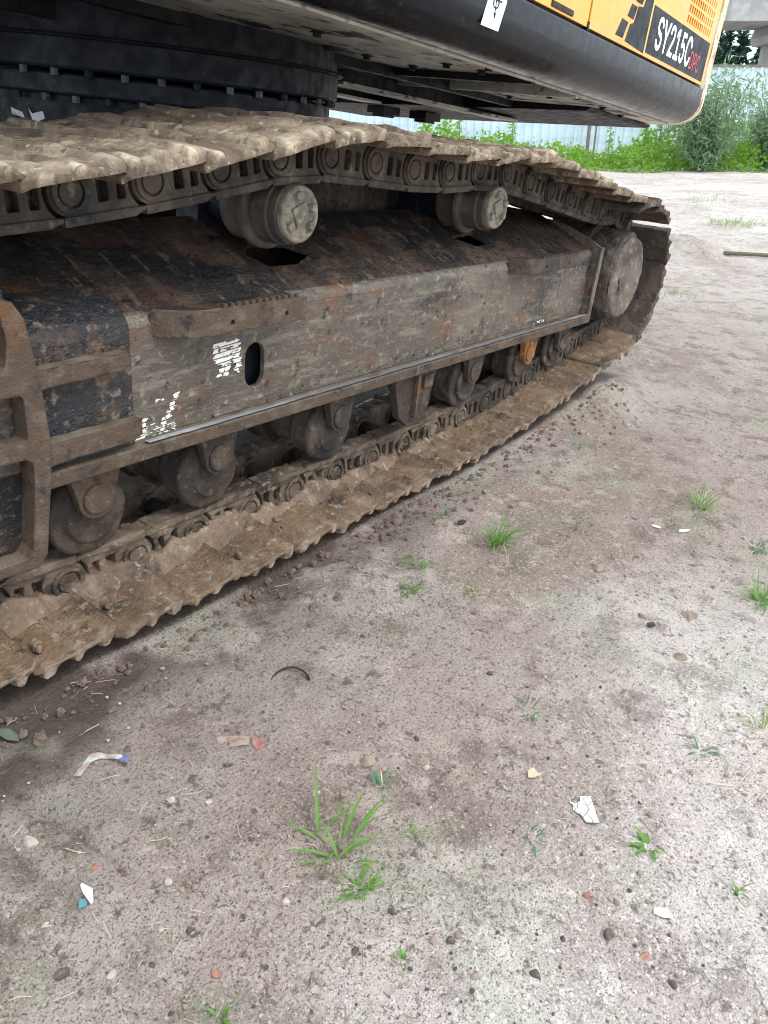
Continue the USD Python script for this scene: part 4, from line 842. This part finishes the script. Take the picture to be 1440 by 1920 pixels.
for (r0, f0, dr, df, l, w, lift, drop) in ((-.035, .03, -.10, 1, .135, .011, 1.0, .9), (-.03, .02, -.9, .25, .075, .010, .8, 1.0), (-.01, -.01, -1, -.1, .085, .011, .7, .9), (.01, .03, .5, 1, .10, .012, .9, 1.1), (.02, .01, .8, .8, .115, .010, .9, 1.2), (.015, .0, 1, .15, .07, .010, .8, 1.0),
                                   (.0, -.01, -.5, .8, .07, .010, 1.1, 1.2), (-.02, .05, .9, .6, .075, .009, .8, 1.1), (.03, .03, 1, 1, .11, .009, 1.0, 1.4), (-.005, .0, -.2, -1, .05, .010, .9, 1.2), (.03, -.02, 1, -.3, .05, .009, .7, 1.1), (-.03, -.02, -1, -.6, .045, .009, .8, 1.0)):
    p0 = fx*f0+rx*r0; d = fx*df+rx*dr
    obj('blade', blade([p0[0], p0[1], 0], d, l, w*.60, lift, drop), 'grass_leaf', T, smooth=True)
    for q in range(1):
        d2 = d+g.normal(0, .5, 2); o_ = g.normal(0, .012, 2); obj('blade', blade([p0[0]+o_[0], p0[1]+o_[1], 0], d2, l*g.uniform(.35, .8), w*g.uniform(.35, .6), lift*g.uniform(.6, 1.1), drop*g.uniform(.7, 1.6)), 'pale_grass', T, smooth=True)
tuft(.672, .508, 26, .048, .006, .022, 1.3, 'grass_leaf', 'low green clump at the foot of the tall long-bladed weed', 77, 8)

# ------------------------------------------------------------------ litter
def slab(pts, t, bend=0.0, seed=0):
    P_ = Polygon(pts); m = trimesh.creation.extrude_polygon(P_, t, engine='earcut')
    m = trimesh.Trimesh(*trimesh.remesh.subdivide_to_size(m.vertices, m.faces, .012, max_iter=8)); m.merge_vertices(); m.fix_normals()
    v = m.vertices; v[:, 2] += bend*(meshkit.fbm(np.c_[v[:, :2]*40, np.full(len(v), seed)], 3, seed)-.5); m.vertices = v; return m
def lay(name, label, cat, x, y, rz, mesh, mat, lift=.002, tilt=(0, 0), part='piece', smooth_=25):
    T_ = thing(name, label, cat, loc=(x, y, gz(x, y)+lift), rz=rz)
    mesh = mesh.copy(); mesh.apply_transform(trimesh.transformations.euler_matrix(tilt[0], tilt[1], 0)); obj(part, mesh, mat, T_, smooth=smooth_); return T_
soil('tile_white', (.70, .70, .66), [((.50, .49, .44), 60, .55, .7)], rough=(.35, .55), bump=(.0008, 120))
plain('tile_edge', (.13, .125, .11), .8)
rz = YAW-math.pi/2
T = thing('tile_piece', 'broken white tile piece with dark cracks lying on the dirt', 'tile', loc=(1.057, .276, gz(1.057, .276)+.003), rz=rz+.05)
full = Polygon([(-.024, .022), (-.019, .010), (-.022, -.002), (-.010, -.010), (-.005, -.028), (.019, -.031), (.0215, .031), (.0, .033), (-.003, .020), (-.012, .016)])
from shapely import voronoi_polygons, MultiPoint
vg = np.random.default_rng(3); vs = voronoi_polygons(MultiPoint(vg.uniform(-.035, .035, (22, 2))))
cells = [c_.intersection(full).buffer(-.0009) for c_ in vs.geoms]
obj('backing', slab([*full.exterior.coords][:-1], .002), 'tile_edge', T)
for c_ in cells:
    if c_.area > 6e-6:
        for q in getattr(c_, 'geoms', [c_]): obj('shard', prism_z(q, .0021, .0042), 'tile_white', T, smooth=False)
lay('paper_scrap', 'torn white strip of plastic lying low at the left', 'scrap', .398, .824, rz-.6, slab([(-.022, .006), (.0, .009), (.02, -.004), (.022, -.009), (-.005, -.004), (-.02, .002)], .0015, .004, 2), 'sticker_white', .004)
plain('teal', (.10, .24, .27), .5); plain('blue_print', (.13, .15, .32), .6); soil('film', (.42, .43, .40), [((.32, .26, .225), 39, .42, .55)], rough=(.4, .8), bump=None); soil('red_cloth', (.30, .11, .10), [((.30, .22, .19), 39, .42, .58)], rough=(.8, .95), bump=(.002, 90)); soil('red_dust', (.24, .14, .115), [((.31, .24, .205), 39, .40, .53)], rough=(.85, .95), bump=(.002, 90)); plain('black_plastic', (.012, .013, .016), .45); plain('leaf_old', (.10, .13, .09), .7); plain('brick_red', (.36, .09, .06), .85)
lay('plastic_chip', 'small teal chip beside the torn white strip', 'chip', .384, .819, rz, slab([(-.007, .006), (.004, .008), (.008, -.003), (-.002, -.009)], .002, .003, 3), 'teal', .003)
T = thing('wrapper', 'crumpled pale film wrapper with a dark blue corner at the left', 'wrapper', loc=(.577, 1.015, gz(.577, 1.015)+.003), rz=rz)
obj('film', slab([(-.045, -.03), (-.03, .015), (-.012, .022), (.03, .016), (.03, .008), (-.008, .010), (-.022, .0), (-.030, -.032)], .001, .012, 5), 'film', T, smooth=25)
obj('blue_corner', slab([(.018, .016), (.040, .018), (.046, .004), (.03, .003)], .001, .010, 6), 'blue_print', T, smooth=25)
T = thing('red_rag', 'scrap of faded red cloth half trodden into the dirt', 'rag', loc=(.785, .875, gz(.785, .875)+.001), rz=rz)
obj('cloth', slab([(-.052, .012), (-.03, .02), (.0, .016), (.012, .02), (.014, -.006), (-.01, -.012), (-.045, -.010)], .001, .008, 7), 'red_dust', T, smooth=25)
obj('corner', slab([(.018, .012), (.042, .010), (.048, -.006), (.032, -.016), (.022, -.004)], .002, .012, 8), 'red_cloth', T, smooth=25)
lay('plastic_chip', 'curled black plastic chip left of the fullest grass tuft', 'chip', 1.878, .998, rz+.4, slab([(-.016, -.006), (-.01, .008), (.012, .011), (.018, .003), (.004, -.008)], .004, .008, 9), 'black_plastic', .004, (.3, .1))
lay('plastic_chip', 'dark chip on the open dirt at the right, by a dull stone', 'chip', 1.767, .369, rz+.2, slab([(-.004, -.006), (-.006, .007), (.012, .008), (.014, -.002)], .004, .006, 10), 'black_plastic', .004, (.2, 0))
lay('paper_scrap', 'left of two white flakes below the grass tuft at the right', 'scrap', 2.371, .533, rz-.7, slab([(-.016, -.004), (-.008, .006), (.012, .005), (.016, -.003), (.0, -.007)], .002, .004, 11), 'sticker_white', .004)
lay('paper_scrap', 'right of two white flakes below the grass tuft at the right', 'scrap', 2.406, .452, rz+.2, slab([(-.02, -.003), (-.01, .009), (.014, .008), (.02, -.002), (.0, -.008)], .002, .004, 12), 'sticker_white', .004)
lay('paper_scrap', 'crumpled off-white paper scrap low at the right', 'scrap', .934, .091, rz, slab([(-.016, .004), (-.012, .015), (.010, .012), (.014, -.014), (.008, -.004), (-.004, -.002)], .0015, .008, 13), 'tile_white', .004)
lay('fallen_leaf', 'dull green fallen leaf at the left edge below the track', 'leaf', .517, 1.215, rz-.5, slab([(-.03, .0), (-.012, .010), (.012, .009), (.032, -.002), (.01, -.011), (-.014, -.009)], .001, .010, 14), 'leaf_old', .004)
lay('fallen_leaf', 'dry pale leaf scrap left of the cracked white tile piece', 'leaf', 1.076, .387, rz+.6, slab([(-.014, .0), (-.004, .012), (.012, .012), (.008, .0), (.012, -.01), (-.006, -.008)], .001, .010, 15), 'straw', .004)
# black band half buried in the dirt
cv = [(0.042*math.cos(a), .036*math.sin(a), -.0005+.011*math.sin(a)**2) for a in np.linspace(.15, math.pi-.1, 22)]
seg = [trimesh.creation.cylinder(.0024, segment=(cv[i], cv[i+1]), sections=8) for i in range(21)]
T = thing('rubber_ring', 'black rubber ring half buried in the dirt below the shoes', 'ring', loc=(.986, .925, gz(.986, .925)), rz=rz); obj('ring', seg, 'black_plastic', T, smooth=50)
# dead branch far right
pts_ = [bg(9.2, 3.9), bg(9.35, 4.5), bg(9.4, 5.1), bg(9.6, 6.0)]
T = thing('dead_branch', 'dark dead branch lying on the open ground at the far right', 'branch'); sg = []
pz = [np.array([*q, gz(*q)+.03]) for q in pts_]
for a_, b_ in zip(pz[:-1], pz[1:]): sg.append(trimesh.creation.cylinder(.022, segment=(a_, b_), sections=7))
obj('branch', sg, 'twig', T, smooth=50)

# stones one can pick out
soil('stone_dark', (.070, .058, .050), [((.19, .155, .13), 40, .50, .64)], rough=(.8, .92), bump=(.0015, 150))
soil('stone_pale', (.42, .37, .32), [((.29, .24, .205), 40, .46, .62)], rough=(.8, .92), bump=(.0015, 150))
soil('stone_red', (.30, .11, .075), [((.30, .22, .18), 60, .46, .62)], rough=(.8, .92), bump=(.001, 150))
soil('stone_clod', (.25, .195, .155), [((.18, .135, .11), 30, .48, .66)], rough=(.85, .95), bump=(.002, 120))
def rock(r, seed, flat=.7):
    m = trimesh.creation.icosphere(3, 1.0); g_ = np.random.default_rng(seed); v = m.vertices
    v = v*(1+.55*(meshkit.fbm(v*1.7+seed*3.1, 3, seed)-.5))[:, None]
    for k in range(9):
        n = g_.normal(size=3); n /= np.linalg.norm(n); d = v @ n; v = v-np.outer(np.clip(d-.58, 0, None)*.92, n)
    m.vertices = v*np.array([1, g_.uniform(.7, .95), flat])*r; return m
ROCKS = {}
def stone(x, y, r, kind, label, group=None, seed=0, flat=.7):
    T_ = thing('stone', label, 'stone', group, loc=(x, y, gz(x, y)+r*flat*.12), rz=seed*1.3); obj('rock', rock(r, seed, flat), 'stone_'+kind, T_, smooth=22); return T_
stone(.891, .206, .0085, 'red', 'red brick crumb below the cracked white tile piece', seed=1)
stone(.852, .096, .0085, 'red', 'red brick crumb below the off-white paper scrap', seed=2)
stone(.433, .589, .0085, 'red', 'red brick crumb at the bottom, left of the tiny seedling', seed=3)
stone(.432, .853, .0065, 'red', 'small dull red crumb above the torn white strip', seed=4)
stone(.848, .154, .0125, 'dark', 'largest dark stone low at the right, right of the crack', seed=5)
stone(.833, .047, .0085, 'dark', 'dark upright pebble at the bottom right', seed=6, flat=.9)
stone(.304, .757, .0115, 'dark', 'dark flat stone at the bottom left', seed=7)
stone(2.142, 1.053, .022, 'clod', 'brown clod close to the shoes, above the fullest grass tuft', seed=8)
stone(1.824, 1.040, .020, 'clod', 'brown clod between the shoes and the black plastic chip', seed=9)
stone(1.97, .58, .028, 'clod', 'dull flat clod right of the fullest grass tuft', seed=10, flat=.45)
stone(1.672, .266, .020, 'clod', 'brown clod below the dark chip at the right', seed=11, flat=.5)
stone(.901, .656, .017, 'clod', 'brown clod beside the top of the tall long-bladed weed', seed=12, flat=.55)
stone(1.80, .395, .017, 'clod', 'dull stone touching the dark chip at the right', seed=13, flat=.5)
stone(1.899, .304, .026, 'clod', 'flat greyish clod at the right, below the dense tuft', seed=14, flat=.4)
stone(.602, .87, .009, 'pale', 'pale pebble below the red rag', seed=15)
stone(.641, .818, .008, 'pale', 'second pale pebble below the red rag', seed=16)
stone(.345, .704, .0095, 'pale', 'pale pebble near the bottom, right of the dark flat stone', seed=17)
stone(.398, .964, .017, 'pale', 'pale lump of dried plaster at the left edge', seed=18, flat=.4)
stone(2.57, 1.17, .020, 'clod', 'clod lying against the shoes at the middle of the track', seed=19)
for k, (x, y, kind) in enumerate(((.633, .281, 'dark'), (.456, .668, 'dark'), (.668, .443, 'dark'), (.388, .671, 'dark'), (.797, .209, 'dark'), (.683, .345, 'dark'), (.486, .541, 'dark'), (.577, .583, 'pale'), (.968, .563, 'pale'), (1.16, .455, 'pale'), (1.275, .151, 'pale'), (2.496, .281, 'pale'), (.52, .62, 'dark'), (.40, .48, 'dark'), (.72, .22, 'dark'), (.36, .60, 'dark'), (.58, .45, 'dark'), (.49, .75, 'pale'), (.33, .83, 'pale'), (1.02, .62, 'dark'), (1.3, .6, 'dark'), (1.15, .2, 'dark'), (1.0, .1, 'pale'), (1.6, .5, 'pale'))):
    stone(x, y, .0055+.002*(k % 3), kind, 'small dark pebble lying loose on the pale dirt' if kind == 'dark' else 'small pale pebble lying loose on the dirt', ('small dark pebbles' if kind == 'dark' else 'small pale pebbles')+' scattered on the dirt', 40+k)
# loose grit and straw nobody could count
g = np.random.default_rng(23)
def scatter_xy(n, rmin=.25, rmax=5.0, a0=-12, a1=80):
    r = rmin*(rmax/rmin)**(g.random(n)**.85); a = np.radians(g.uniform(a0, a1, n)); x, y = r*np.cos(a), r*np.sin(a)
    mp = to_machine(np.stack([x, y, 0*x], -1)); ok = (1.23-mp[:, 1]) > .02
    return x[ok], y[ok]
def grit(n, rlo, rhi, mat, seed):
    x, y = scatter_xy(n); z = ground_z(x, y); r = rlo+(rhi-rlo)*g.random(len(x))**3; dens = meshkit.fbm(np.stack([x*3, y*3, 0*x], -1), 3, seed) > .40
    x, y, z, r = x[dens], y[dens], z[dens], r[dens]; ico = trimesh.creation.icosahedron(); V, F = ico.vertices/np.linalg.norm(ico.vertices[0]), ico.faces
    vv = V[None]*g.uniform(.6, 1.25, (len(x), 12, 1))*np.array([1, 1, .75])*r[:, None, None]; th_ = g.uniform(0, 6.28, len(x)); c_, s_ = np.cos(th_)[:, None], np.sin(th_)[:, None]
    w = np.stack([vv[..., 0]*c_-vv[..., 1]*s_, vv[..., 0]*s_+vv[..., 1]*c_, vv[..., 2]], -1)+np.stack([x, y, z+r*.25], -1)[:, None]
    return trimesh.Trimesh(w.reshape(-1, 3), (F[None]+12*np.arange(len(x))[:, None, None]).reshape(-1, 3), process=False)
obj('grit', grit(5200, .0012, .0065, 'stone_clod', 31), 'stone_clod', smooth=False, label='loose brown crumbs of earth scattered over the bare dirt', cat='grit', kind='stuff')
def edge_clods():
    n = 900; mx = g.uniform(-.2, 3.6, n); dd = g.exponential(.06, n)+.012; mp = np.stack([mx, 1.221-dd, 0*mx], 1); w = to_world(mp)
    x, y = w[:, 0], w[:, 1]; z = ground_z(x, y); r = .0018+.009*g.random(n)**4; ico = trimesh.creation.icosphere(1); V, F = ico.vertices, ico.faces
    nn = meshkit.noise(V*2.1+7, 3)
    vv = V[None]*(.7+.6*nn)[None, :, None]*g.uniform(.7, 1.2, (n, 1, 3))*r[:, None, None]+g.normal(0, 1, (n, len(V), 3))*(r*.09)[:, None, None]
    w = vv+np.stack([x, y, z+r*.2], -1)[:, None]
    return trimesh.Trimesh(w.reshape(-1, 3), (F[None]+len(V)*np.arange(n)[:, None, None]).reshape(-1, 3), process=False)
soil('damp_clod', (.125, .088, .068), [((.19, .145, .115), 60, .48, .64)], rough=(.8, .92), bump=(.002, 150))
obj('earth_crumbs', edge_clods(), 'damp_clod', smooth=20, label='crumbled earth fallen along the edge of the track', cat='earth', kind='stuff')
obj('grit', grit(1700, .001, .0045, 'stone_dark', 35), 'stone_dark', smooth=False, label='fine dark gravel specks scattered over the bare dirt', cat='grit', kind='stuff')
obj('grit', grit(1500, .001, .0042, 'stone_pale', 37), 'stone_pale', smooth=False, label='fine pale gravel specks scattered over the bare dirt', cat='grit', kind='stuff')
def straw(n, seed, lo, hi, w, area=None):
    g_ = np.random.default_rng(seed); x, y = scatter_xy(n) if area is None else (g_.normal(area[0], area[2], n), g_.normal(area[1], area[2], n)); ms = []
    n = len(x); l = g_.uniform(lo, hi, n)*(.6+.4*np.hypot(x, y)); a = g_.uniform(0, math.pi, n); d = np.stack([np.cos(a), np.sin(a)], 1)
    c_ = np.stack([x, y], 1); P2 = np.stack([c_-d*l[:, None]/2, c_+g_.normal(0, .06, (n, 2))*l[:, None], c_+d*l[:, None]/2], 1)
    Z_ = ground_z(P2[..., 0], P2[..., 1])+.002+g_.random((n, 3))*.004; P3 = np.concatenate([P2, Z_[..., None]], -1)
    s = (np.stack([-d[:, 1], d[:, 0], 0*a], 1)*(w*g_.uniform(.5, 1.2, n))[:, None])[:, None]; up = np.array([0, 0, w])
    V = np.stack([P3-s, P3+up, P3+s], 2).reshape(n, 9, 3); F = []
    for k in range(2): o = k*3; F += [[o, o+3, o+4], [o, o+4, o+1], [o+1, o+4, o+5], [o+1, o+5, o+2]]
    return trimesh.Trimesh(V.reshape(-1, 3), (np.array(F)[None]+9*np.arange(n)[:, None, None]).reshape(-1, 3), process=False)
obj('straw_litter', straw(620, 3, .008, .034, .0006), 'straw', smooth=False, label='short bits of dry straw strewn over the dirt', cat='straw', kind='stuff')
obj('straw_litter', straw(800, 4, .006, .034, .0006), 'straw_dark', smooth=False, label='short dark bits of twig strewn over the dirt', cat='twigs', kind='stuff')
obj('straw_litter', straw(16, 5, .03, .075, .0010, (1.42, .09, .07)), 'straw', smooth=False, label='loose pile of long dry straw stalks at the right edge', cat='straw', kind='stuff')
